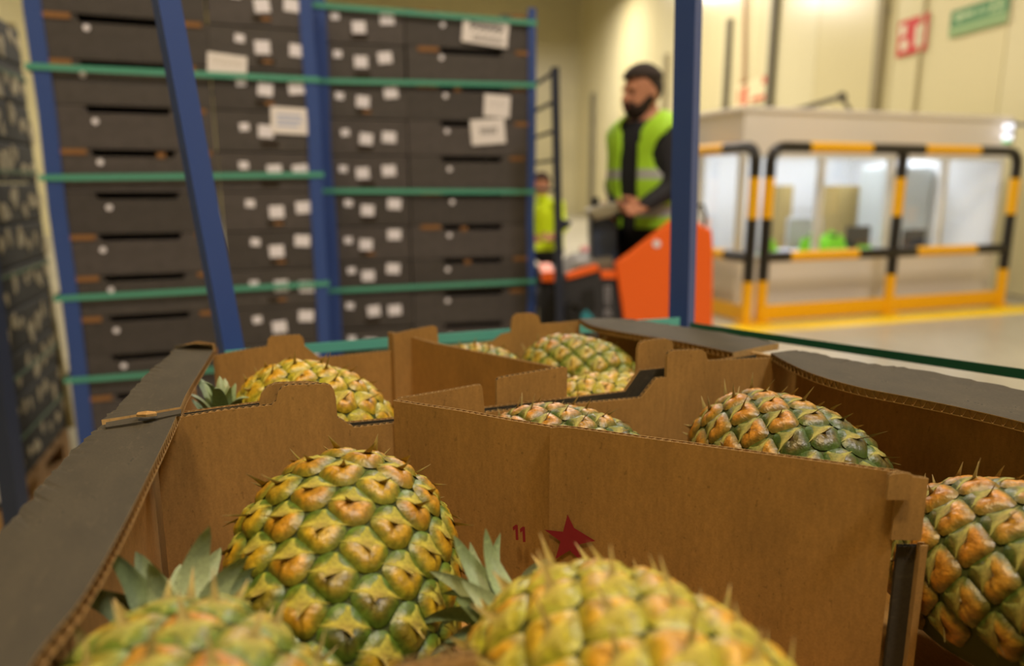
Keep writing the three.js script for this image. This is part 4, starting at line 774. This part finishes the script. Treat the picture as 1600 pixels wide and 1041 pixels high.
{ // seated driver farther back
  const t = thing('person', 'seated worker in a yellow hi-vis jacket seen through the truck backrest', 'person', [0, 0, 0]);
  const z = 7.6, J = { head: onZ(845, 290, z), neck: onZ(848, 308, z), chest: onZ(855, 338, z), pel: onZ(857, 392, z), ls: onZ(872, 322, z - 0.12), rs: onZ(838, 322, z + 0.12) };
  J.le = onZ(880, 355, z - 0.2); J.lw = onZ(862, 372, z - 0.3); J.re = onZ(832, 355, z + 0.1); J.rw = onZ(838, 375, z - 0.1);
  const lk = J.pel.clone().add(V(-0.3, 0.02, 0.25)), rk = J.pel.clone().add(V(-0.38, 0.02, 0.05)), lf = lk.clone().setY(0.12), rf = rk.clone().setY(0.12), head = headSdf(J.head, V(-0.6, 0, 0.8), 1);
  const L = [[J.ls, J.le, 0.06, 0.05], [J.le, J.lw, 0.05, 0.035], [J.rs, J.re, 0.06, 0.05], [J.re, J.rw, 0.05, 0.035], [J.chest, J.pel, 0.16, 0.16], [J.ls, J.rs, 0.07, 0.07], [J.neck, J.head, 0.06, 0.055], [J.pel, lk, 0.1, 0.07], [J.pel, rk, 0.1, 0.07], [lk, lf, 0.065, 0.045], [rk, rf, 0.065, 0.045], [lf, lf.clone().add(V(-0.15, -0.03, 0.08)), 0.045, 0.035], [rf, rf.clone().add(V(-0.15, -0.03, 0.08)), 0.045, 0.035]];
  L.push(...hand(J.lw, J.lw.clone().add(V(-0.1, 0, 0.05)), V(0, -0.5, 0.8), 0.8).map((l) => [...l, 1]), ...hand(J.rw, J.rw.clone().add(V(-0.1, 0, 0.05)), V(0, -0.5, 0.8), 0.8).map((l) => [...l, 1]));
  const fn = (p) => { let d = head.fn(p); for (const [a, b, r0, r1, h] of L) d = smin(d, cap(p, a, b, r0, r1), h ? 0.004 : 0.03); return d; };
  const g = surfaceNets((x, y, q) => fn(V(x, y, q)), ...bounds([...Object.values(J), lf, rf, lk, rk], 0.2), 0.013);
  part(t, 'body', paint(g, (p) => (p.y < J.pel.y + 0.02 ? TROUSERS : p.y > J.neck.y + 0.02 || Math.min(p.distanceTo(J.lw), p.distanceTo(J.rw)) < 0.06 || (p.x < J.lw.x && p.z > J.lw.z - 0.05) ? SKIN : '#cfe80e')), M_BODY);
  part(t, 'hair', surfaceNets((x, y, q) => { const p = V(x, y, q), u = p.clone().sub(J.head); return Math.max(head.fn(p) - 0.012, -(head.fn(p) + 0.01), 0.06 - Math.max(0, -u.dot(head.B[2])) - u.dot(head.B[1])); }, ...bounds([J.head], 0.17), 0.01), std(0x3a2418, 0.9));
  const sp = J.pel.clone();
  const tr = thing('tow_tractor', 'dark seated tractor with a red rear cover behind the pallet truck', 'truck', [sp.x, 0, sp.z]);
  part(tr, 'seat', rbox(0.45, 0.1, 0.45, 0.03, 0, sp.y - 0.22, 0), M.rubber); part(tr, 'seat_post', box(0.3, sp.y - 0.55, 0.3, 0, (sp.y - 0.55) / 2 + 0.28, 0), M.truckDark);
  part(tr, 'chassis', rbox(1.5, 0.2, 0.8, 0.04, 0, 0.19, 0), M.truckDark);
  part(tr, 'rear_cover', rbox(0.16, 0.42, 0.5, 0.03, 0.42, sp.y - 0.18, 0), std(0xa51d10, 0.5), 'red rear cover');
  for (const [x, q] of [[-0.5, 0.36], [0.5, 0.36], [-0.5, -0.36], [0.5, -0.36]]) part(tr, 'wheel', new THREE.CylinderGeometry(0.13, 0.13, 0.1, 20).rotateX(Math.PI / 2).translate(x, 0.13, q), M.rubber);
}

// ------------------------------------------------------------------ glazed office cabin
const B0 = xz(onY(1187, 505, 0)), B1 = xz(onY(1560, 478, 0));
{
  const dl = Math.hypot(B1[0] - B0[0], B1[1] - B0[1]), d = [(B1[0] - B0[0]) / dl, (B1[1] - B0[1]) / dl], n = [d[1], -d[0]]; // n: away from the camera
  const turn = Math.atan2(-d[1], d[0]), O = [B0[0] + n[0] * 0.4 - d[0] * 0.02, B0[1] + n[1] * 0.4 - d[1] * 0.02];
  // local frame: x along the front, z towards the camera; the front is z = 0, the cabin reaches to z = -DEP
  const F1 = [O[0] + d[0], O[1] + d[1]], loc = (px, py) => { const p = onWall(px, py, O, F1); return [(p.x - O[0]) * d[0] + (p.z - O[1]) * d[1], p.y]; };
  const roofY = (loc(1190, 168)[1] + loc(1500, 180)[1]) / 2, LEN = loc(1566, 300)[0], DEP = 2.3, sill = loc(1300, 398)[1], head = loc(1300, 243)[1];
  const t = thing('office_cabin', 'white prefabricated office with wide windows behind the striped barriers', 'office', [O[0], 0, O[1]], turn);
  const wm = std(0xe6e0dc, 0.5);
  part(t, 'roof', rbox(LEN + 0.04, 0.05, DEP + 0.04, 0.01, LEN / 2, roofY - 0.02, -DEP / 2), wm);
  part(t, 'fascia', box(LEN, roofY - head - 0.04, 0.06, LEN / 2, (roofY + head) / 2 - 0.02, -0.03), wm);
  part(t, 'fascia', box(0.06, roofY - head - 0.04, DEP - 0.06, 0.03, (roofY + head) / 2 - 0.02, -DEP / 2 - 0.03), wm);
  part(t, 'parapet_wall', box(LEN, sill, 0.06, LEN / 2, sill / 2, -0.03), wm);
  part(t, 'parapet_wall', box(0.06, sill, DEP - 0.06, 0.03, sill / 2, -DEP / 2 - 0.03), wm);
  part(t, 'back_wall', box(LEN, roofY - 0.06, 0.05, LEN / 2, roofY / 2 - 0.03, -DEP + 0.025), std(0xe9ecee, 0.6));
  part(t, 'end_wall', box(0.05, roofY - 0.06, DEP - 0.1, LEN - 0.025, roofY / 2 - 0.03, -DEP / 2), std(0xe9ecee, 0.6));
  part(t, 'cabin_floor', box(LEN - 0.1, 0.02, DEP - 0.1, LEN / 2, 0.01, -DEP / 2), std(0xb0aca4, 0.6));
  // window posts and panes
  const posts = [0.035, loc(1284, 300)[0], loc(1392, 300)[0], loc(1476, 300)[0], LEN - 0.035];
  for (const x of posts) part(t, 'window_post', box(0.055, head - sill, 0.07, x, (head + sill) / 2, -0.035), M.frame);
  part(t, 'window_sill', rbox(LEN, 0.04, 0.1, 0.008, LEN / 2, sill, -0.03), M.frame); part(t, 'window_rail', box(LEN, 0.04, 0.08, LEN / 2, head - 0.01, -0.035), M.frame);
  const glass = new THREE.MeshPhysicalMaterial({ color: 0xffffff, roughness: 0.03, transmission: 1, thickness: 0, ior: 1.45, side: THREE.DoubleSide });
  for (let i = 0; i < 4; i++) part(t, 'window_pane', box(posts[i + 1] - posts[i] - 0.055, head - sill - 0.06, 0.006, (posts[i] + posts[i + 1]) / 2, (head + sill) / 2, -0.035), glass);
  for (const z of [0.75, 1.5]) part(t, 'window_post', box(0.07, head - sill, 0.055, 0.035, (head + sill) / 2, -z), M.frame);
  for (const [a, b] of [[0.06, 0.72], [0.78, 1.47], [1.53, DEP - 0.08]]) part(t, 'window_pane', box(0.006, head - sill - 0.06, b - a, 0.035, (head + sill) / 2, -(a + b) / 2), glass);
  const W2 = (x, y, z) => V(x, y, z).applyAxisAngle(V(0, 1, 0), turn).add(V(O[0], 0, O[1]));
  const inside = (name, label, cat, x, y, z, group) => { const p = W2(x, y, z); return thing(name, label, cat, [p.x, p.y, p.z], turn, group); };
  for (const [x, w] of [[LEN * 0.22, 'over the monitor end'], [LEN * 0.52, 'over the desk middle'], [LEN * 0.82, 'over the far desk end']]) {
    const l = inside('office_lamp', 'flat white ceiling lamp in the office', 'lamp', x, roofY - 0.05, -DEP * 0.55, 'office ceiling lamps');
    part(l, 'lamp_frame', box(0.62, 0.012, 0.62, 0, -0.006, 0), M.frame); part(l, 'diffuser', box(0.58, 0.006, 0.58, 0, -0.015, 0), std(0xffffff, 0.5, { emissive: 0xf2f6ff, emissiveIntensity: 3 }));
    const r = new THREE.RectAreaLight(0xf0f5ff, 9, 0.58, 0.58), p = W2(x, roofY - 0.075, -DEP * 0.55); r.position.copy(p); r.rotation.set(-Math.PI / 2, 0, 0); scene.add(r);
  }
  const at = (px, py, z) => { const A = W2(0, 0, z), B = W2(1, 0, z), p = onWall(px, py, [A.x, A.z], [B.x, B.z]).sub(V(O[0], 0, O[1])).applyAxisAngle(V(0, 1, 0), -turn); return p; };
  const tan = std(0xb59f63, 0.7);
  const cup = (name, label, px0, px1, py0, z, dep) => { const a = at(px0, py0, z), b = at(px1, py0, z), c = inside(name, label, 'cupboard', (a.x + b.x) / 2, 0, z); part(c, 'carcass', box(b.x - a.x, a.y, dep, 0, a.y / 2, -dep / 2), tan); const w = (b.x - a.x) / 2; for (const s of [-1, 1]) { const dr = part(c, 'door', rbox(w - 0.01, a.y - 0.06, 0.015, 0.004, s * w / 2, a.y / 2, 0.006), tan); part(dr, 'knob', new THREE.SphereGeometry(0.012, 10, 8).translate(s * 0.02, a.y * 0.5, 0.02), M.steel); } return c; };
  cup('office_cupboard', 'tall tan cupboard behind the black monitor in the office', 1311, 1347, 290, -1.5, 0.4);
  cup('office_cupboard', 'slim tan cupboard behind the window corner in the office', 1222, 1240, 290, -1.6, 0.35);
  cup('office_cupboard', 'tan cupboard beside the second monitor in the office', 1404, 1434, 282, -0.95, 0.35);
  { const c = inside('office_chair', 'pale grey high-backed office chair beside the slim cupboard', 'chair', at(1240, 340, -1.2).x, 0, -1.2), y = at(1240, 338, -1.2).y, sy = 0.48; part(c, 'backrest', rbox(0.5, y - 0.55, 0.07, 0.03, 0, (y + 0.55) / 2, 0.2), std(0xc9ccd2, 0.7)); part(c, 'seat', rbox(0.5, 0.08, 0.48, 0.03, 0, sy, 0), std(0xc9ccd2, 0.7)); part(c, 'column', new THREE.CylinderGeometry(0.03, 0.03, sy - 0.05, 10).translate(0, sy / 2, 0), M.rubber); for (let k = 0; k < 5; k++) part(c, 'foot', box(0.28, 0.03, 0.04, 0.14, 0.04, 0).rotateY(k * 1.2566), M.rubber); }
  { const c = inside('refrigerator', 'plain white cabinet with a grey notice behind the last window', 'cabinet', LEN - 0.37, 0, -0.95), y = at(1515, 262, -0.95).y; part(c, 'carcass', rbox(0.62, y, 0.5, 0.02, 0, y / 2, -0.2), std(0xcdd6d6, 0.5)); part(c, 'door', rbox(0.6, y - 0.1, 0.03, 0.01, 0, y / 2 + 0.02, 0.06), std(0xd5dede, 0.45)); part(c, 'handle', box(0.02, 0.3, 0.03, -0.25, y * 0.6, 0.09), M.frame); part(c, 'notice', box(0.18, 0.2, 0.002, 0.02, y * 0.62, 0.077), M.white); part(c, 'red_magnet', box(0.03, 0.025, 0.006, 0.1, y * 0.5, 0.078), std(0xa04a4a, 0.6)); }
  const deskY = at(1340, 395, -0.45).y;
  { const k = inside('office_desk', 'long pale desk inside the office windows', 'desk', LEN / 2, 0, -0.42); part(k, 'desk_top', rbox(LEN - 0.2, 0.03, 0.6, 0.008, 0, deskY - 0.015, 0), M.white); for (const x of [-1, -0.33, 0.33, 1]) part(k, 'leg', box(0.05, deskY - 0.03, 0.5, x * (LEN / 2 - 0.15), (deskY - 0.03) / 2, 0), M.frame); }
  const monitor = (label, px0, px1, py0) => { const a = at(px0, py0, -0.4), b = at(px1, py0, -0.4), c = inside('monitor', label, 'monitor', (a.x + b.x) / 2, deskY, -0.4), h = a.y - deskY - 0.05; part(c, 'screen_back', rbox(b.x - a.x, h, 0.03, 0.008, 0, 0.05 + h / 2, 0), M.truckDark); part(c, 'stand', box(0.05, 0.07, 0.03, 0, 0.035, -0.02), M.truckDark); part(c, 'foot', rbox(0.2, 0.012, 0.15, 0.004, 0, 0.006, -0.02), M.truckDark); };
  monitor('black monitor standing between tan cupboard and striped mid post', 1323, 1360, 354); monitor('smaller dark monitor behind the second office window', 1412, 1446, 359);
  const jacket = (label, px0, px1, py, z) => {
    const a = at(px0, py, z), b = at(px1, py, z), c = inside('hi_vis_jacket', label, 'jacket', (a.x + b.x) / 2, deskY, z), w = b.x - a.x, h = Math.max(0.1, a.y - deskY);
    const g = new THREE.SphereGeometry(1, 24, 14, 0, Math.PI * 2, 0, Math.PI / 2), P = g.attributes.position; for (let i = 0; i < P.count; i++) { const k = 0.8 + 0.4 * noise2(P.getX(i) * 3 + px0, P.getZ(i) * 3 + P.getY(i) * 2, 7); P.setXYZ(i, P.getX(i) * w / 2 * k, P.getY(i) * h * k, P.getZ(i) * 0.13 * k); } g.computeVertexNormals();
    part(c, 'fabric', g, std(0x86e22a, 0.8)); part(c, 'collar', new THREE.TorusGeometry(Math.min(0.05, w * 0.15), 0.014, 8, 20).rotateX(Math.PI / 2).translate(0, h * 0.92, 0), std(0x3c4636, 0.8));
  };
  jacket('folded lime hi-vis jacket with dark collar on the office desk', 1280, 1322, 366, -0.36); jacket('narrow lime hi-vis vest propped on the office desk', 1256, 1277, 368, -0.34); jacket('small lime bundle on the desk at the office corner', 1192, 1212, 376, -0.34); jacket('flat lime cloth beside the black monitor', 1342, 1358, 386, -0.3);
  { const p = W2(0, roofY, 0), a = onWall(1292, 163, O, F1).addScaledVector(V(n[0], 0, n[1]), 0.5), b = onWall(1372, 146, O, F1).addScaledVector(V(n[0], 0, n[1]), 0.5); a.y = roofY + 0.03; b.y = roofY + 0.2; const arm = thing('camera_arm', 'grey hinged arm lying on the office roof', 'bracket', [0, 0, 0]); part(arm, 'tube', rod(a, b, 0.03, 10), std(0x6b6658, 0.6)); part(arm, 'joint', new THREE.SphereGeometry(0.055, 14, 10).translate(b.x, b.y, b.z), std(0x57523f, 0.6)); part(arm, 'strut', rod(b, b.clone().add(V(0.16, -0.18, -0.05)), 0.022, 8), std(0x6b6658, 0.6)); part(arm, 'foot', rbox(0.2, 0.03, 0.1, 0.006, b.x + 0.16, roofY + 0.015, b.z - 0.05), std(0x6b6658, 0.6)); }

  // striped barriers
  function barrier(label, A, dirv, len, bays, H, mid) {
    const t2 = thing('safety_barrier', label, 'barrier', [A[0], 0, A[1]], Math.atan2(-dirv[1], dirv[0]));
    const r = 0.05, seg = (name, a, b, mat) => part(t2, name, rod(a, b, r, 14), mat);
    const stripe = (name, a, b, cuts) => { for (let i = 0; i < cuts.length - 1; i++) seg(name, a.clone().lerp(b, cuts[i][0]), a.clone().lerp(b, cuts[i + 1][0]), cuts[i][1]); };
    const K = M.black, Y = M.yellow, R = 0.16;
    const corner = (x, s) => part(t2, 'bend', new THREE.TubeGeometry(new THREE.QuadraticBezierCurve3(V(x, H - R, 0), V(x, H, 0), V(x + s * R, H, 0)), 12, r, 12), K);
    corner(0, 1); corner(len, -1);
    const top = []; const n2 = bays; top.push([0, K]); for (let i = 0; i < n2; i++) { const c = (i + 0.5) / n2; top.push([c - 0.16, Y], [c + 0.10, K]); } top.push([1, K]);
    stripe('top_rail', V(R, H, 0), V(len - R, H, 0), top);
    stripe('mid_rail', V(0, mid, 0), V(len, mid, 0), top);
    for (let i = 0; i <= bays; i++) { const x = len * i / bays, hi = i === 0 || i === bays ? H - R : H; stripe('post', V(x, 0.02, 0), V(x, hi, 0), [[0, Y], [0.24 * H / hi, K], [0.60 * H / hi, Y], [0.83 * H / hi, K], [1, K]]); part(t2, 'foot_plate', rbox(0.16, 0.015, 0.16, 0.004, x, 0.0075, 0), Y); }
    part(t2, 'kick_plate', rbox(len, 0.15, 0.02, 0.005, len / 2, 0.095, 0), Y);
    return t2;
  }
  const bh = onWall(1300, 231, B0, B1).y, bm = onWall(1300, 398, B0, B1).y;
  barrier('black and yellow striped tube barrier along the office windows', B0, d, dl, 2, bh, bm);
  const Lb = [B0[0] - d[0] * 0.17, B0[1] - d[1] * 0.17 + 0.02], ld = [n[0], n[1]];
  barrier('black and yellow striped tube barrier at the office side beside the truck', [Lb[0] + ld[0] * 2.4, Lb[1] + ld[1] * 2.4], [-ld[0], -ld[1]], 2.4, 2, bh, bm);
  // painted line on the floor round the barriers
  const line = (a, b, w) => { const L = Math.hypot(b[0] - a[0], b[1] - a[1]), g = box(L, 0.003, w, 0, 0.0015, 0); g.rotateY(Math.atan2(-(b[1] - a[1]), b[0] - a[0])); return g.translate((a[0] + b[0]) / 2, 0, (a[1] + b[1]) / 2); };
  const off = (p, k) => [p[0] - n[0] * k, p[1] - n[1] * k], ym = std(0xf2cf0c, 0.4);
  structure('floor_line', line(off([B0[0] - d[0] * 0.7, B0[1] - d[1] * 0.7], 0.22), off([B1[0] + d[0] * 1.2, B1[1] + d[1] * 1.2], 0.26), 0.36), ym, 'yellow line painted on the floor before the barriers');
}

// ------------------------------------------------------------------ things on the right hand wall
{
  const wd = V(RW_B[0] - RW_A[0], 0, RW_B[1] - RW_A[1]).normalize(), nrm = V(wd.z, 0, -wd.x); // towards the hall
  const A = [RW_A[0] + nrm.x * 0.04, RW_A[1] + nrm.z * 0.04], B = [RW_B[0] + nrm.x * 0.04, RW_B[1] + nrm.z * 0.04], P = (x, y, o = 0) => onWall(x, y, A, B).addScaledVector(nrm, o);
  const yaw = Math.atan2(nrm.x, nrm.z), g1 = std(0x6d6752, 0.6), g2 = std(0x9a8f6c, 0.6);
  const column = (label, px, pyTop, w, mat, cat = 'column') => { const p = P(px, pyTop, 0.04), t = thing('wall_rail', label, cat, [p.x, 0, p.z], yaw); part(t, 'channel', box(w, p.y, 0.08, 0, p.y / 2, 0), mat); part(t, 'lip', box(w * 0.25, p.y, 0.12, w * 0.38, p.y / 2, 0.0), mat); for (let y = 0.6; y < p.y; y += 1.6) part(t, 'fixing_plate', box(w * 1.3, 0.08, 0.02, 0, y, 0.0), g1); };
  column('short dark upright rail on the wall beside the driver', 928, 146, 0.55, g1); column('dark upright rail on the wall behind the driver, against the blue post', 1043, 85, 0.30, g2); column('dark upright rail rising beside the thin red pipe', 1143, 30, 0.20, g1);
  column('full height dark column rail beside the pale red fire sign', 1219, -60, 0.22, g1); column('full height grey column rail beside the bright red fire sign', 1394, -90, 0.19, g2);
  { const p = P(1457, -90, 0.02); single('wall_rail', 'thin pale joint rail between the red and green wall signs', 'column', box(0.05, p.y, 0.03, 0, p.y / 2, 0).rotateY(yaw).translate(p.x, 0, p.z), std(0xb7ab7f, 0.6)); }
  const p0 = P(1168, -40, 0.05), p1 = P(1166, 128, 0.05); single('sprinkler_pipe', 'thin reddish pipe dropping down the wall to the fire sign', 'pipe', merge([rod(p1, p0, 0.035, 10), rbox(0.14, 0.1, 0.1, 0.01).translate(p1.x, p1.y, p1.z)]), std(0xb0805c, 0.6));
  function sign(label, px, w, h, draw, cw, chh) {
    const c = document.createElement('canvas'); c.width = cw; c.height = chh; draw(c.getContext('2d'), cw, chh); const tx = new THREE.CanvasTexture(c); tx.colorSpace = THREE.SRGBColorSpace;
    const p = P(px[0], px[1], 0.02), e = std(0xd8d2b8, 0.6), m = single('wall_sign', label, 'sign', box(w, h, 0.012), [e, e, e, e, std(0xffffff, 0.5, { map: tx }), e]); m.position.copy(p); m.rotation.y = yaw;
  }
  const fire = (bg, fg) => (x, w, h) => { x.fillStyle = bg; x.fillRect(0, 0, w, h); x.fillStyle = fg; x.beginPath(); x.ellipse(w * 0.24, h * 0.7, w * 0.13, h * 0.17, 0, 0, 7); x.fill(); x.fillRect(w * 0.06, h * 0.12, w * 0.2, h * 0.3); x.fillRect(w * 0.6, h * 0.26, w * 0.3, h * 0.56); x.fillStyle = bg; x.beginPath(); x.ellipse(w * 0.78, h * 0.55, w * 0.06, h * 0.18, 0, 0, 7); x.fill(); };
  const size = (x0, x1, y0, y1, xm) => [P(x0, (y0 + y1) / 2).distanceTo(P(x1, (y0 + y1) / 2)), P(xm, y0).y - P(xm, y1).y];
  let s = size(1406, 1451, 28, 84, 1428); sign('bright red and white fire equipment sign beside the grey column', [1428, 56], s[0], s[1], fire('#c42a22', '#ddd8b8'), 200, 200);
  s = size(1151, 1202, 125, 163, 1176); sign('pale red and white fire equipment sign beside the dark column', [1177, 144], s[0], s[1], (x, w, h) => { x.fillStyle = '#e6d9ac'; x.fillRect(0, 0, w, h); x.fillStyle = '#cc4a2c'; x.fillRect(w * 0.2, h * 0.2, w * 0.16, h * 0.75); x.fillRect(w * 0.78, 0, w * 0.2, h * 0.3); x.fillRect(w * 0.5, h * 0.72, w * 0.42, h * 0.18); x.fillStyle = '#dba57c'; x.fillRect(w * 0.02, h * 0.25, w * 0.15, h * 0.6); }, 200, 160);
  s = size(1487, 1574, 6, 48, 1530); sign('long green and white emergency exit sign on the cream wall', [1531, 26], s[0], s[1], (x, w, h) => {
    x.fillStyle = '#7da064'; x.fillRect(0, 0, w, h); x.fillStyle = '#3f7d47'; x.fillRect(0, 0, w, h * 0.62); x.fillStyle = '#a9bd85'; x.fillRect(w * 0.03, h * 0.68, w * 0.94, h * 0.06); x.fillRect(w * 0.70, h * 0.1, w * 0.2, h * 0.42);
    x.fillStyle = '#3f7d47'; x.beginPath(); x.arc(w * 0.80, h * 0.18, h * 0.06, 0, 7); x.fill(); x.lineWidth = h * 0.06; x.strokeStyle = '#3f7d47'; x.beginPath(); x.moveTo(w * 0.80, h * 0.22); x.lineTo(w * 0.79, h * 0.36); x.lineTo(w * 0.75, h * 0.48); x.moveTo(w * 0.79, h * 0.36); x.lineTo(w * 0.84, h * 0.46); x.moveTo(w * 0.75, h * 0.3); x.lineTo(w * 0.85, h * 0.29); x.stroke();
    x.fillStyle = '#b3c692'; x.beginPath(); x.moveTo(w * 0.06, h * 0.3); x.lineTo(w * 0.18, h * 0.1); x.lineTo(w * 0.18, h * 0.22); x.lineTo(w * 0.42, h * 0.22); x.lineTo(w * 0.42, h * 0.38); x.lineTo(w * 0.18, h * 0.38); x.lineTo(w * 0.18, h * 0.5); x.fill(); for (let i = 0; i < 6; i++) x.fillRect(w * (0.46 + i * 0.035), h * 0.22, w * 0.018, h * 0.2);
  }, 420, 200);
  // twin lamp and cabinet past the office corner
  const q = onZ(1573, 206, 8.4), l = thing('signal_lamp', 'twin glowing white lamp box past the office corner', 'lamp', [q.x, q.y, q.z]);
  part(l, 'housing', rbox(0.2, 0.26, 0.1, 0.02, 0, 0, -0.05), std(0x8b8c95, 0.5)); part(l, 'arm', box(0.7, 0.04, 0.04, 0.42, 0.08, -0.06), std(0x8b8c95, 0.5));
  for (const y of [0.055, -0.055]) { part(l, 'lens', rbox(0.13, 0.06, 0.02, 0.01, 0, y, 0.008), std(0xffffff, 0.4, { emissive: 0xe6ecff, emissiveIntensity: 1.0 })); }
  part(l, 'green_indicator', rbox(0.1, 0.02, 0.012, 0.004, 0, -0.105, 0.006), std(0x49c46a, 0.4, { emissive: 0x49c46a, emissiveIntensity: 0.8 }));
  const pl = new THREE.PointLight(0xe6ecff, 0.02); pl.position.set(q.x, q.y, q.z + 0.12); scene.add(pl);
  const cb = onZ(1590, 400, 8.9), cy = onZ(1590, 333, 8.9).y, cb2 = thing('wall_cabinet', 'pale floor cabinet with green and red boxes on top, past the office', 'cabinet', [cb.x, 0, cb.z]);
  part(cb2, 'carcass', rbox(0.6, cy, 0.4, 0.02, 0.12, cy / 2, 0), std(0xc9c4b4, 0.6)); part(cb2, 'door', rbox(0.26, cy - 0.2, 0.02, 0.005, -0.02, cy / 2, 0.205), std(0xd3cec0, 0.6)); part(cb2, 'door', rbox(0.26, cy - 0.2, 0.02, 0.005, 0.26, cy / 2, 0.205), std(0xd3cec0, 0.6));
  part(cb2, 'dark_shelf', box(0.62, 0.05, 0.42, 0.12, cy + 0.025, 0), std(0x4a4a3e, 0.6)); part(cb2, 'green_box', rbox(0.2, 0.36, 0.25, 0.01, -0.05, cy + 0.23, 0.05), std(0x6fae86, 0.6)); part(cb2, 'red_box', rbox(0.12, 0.3, 0.22, 0.01, 0.16, cy + 0.2, 0.05), std(0xa0604a, 0.6));
}

renderer.render(scene, camera);
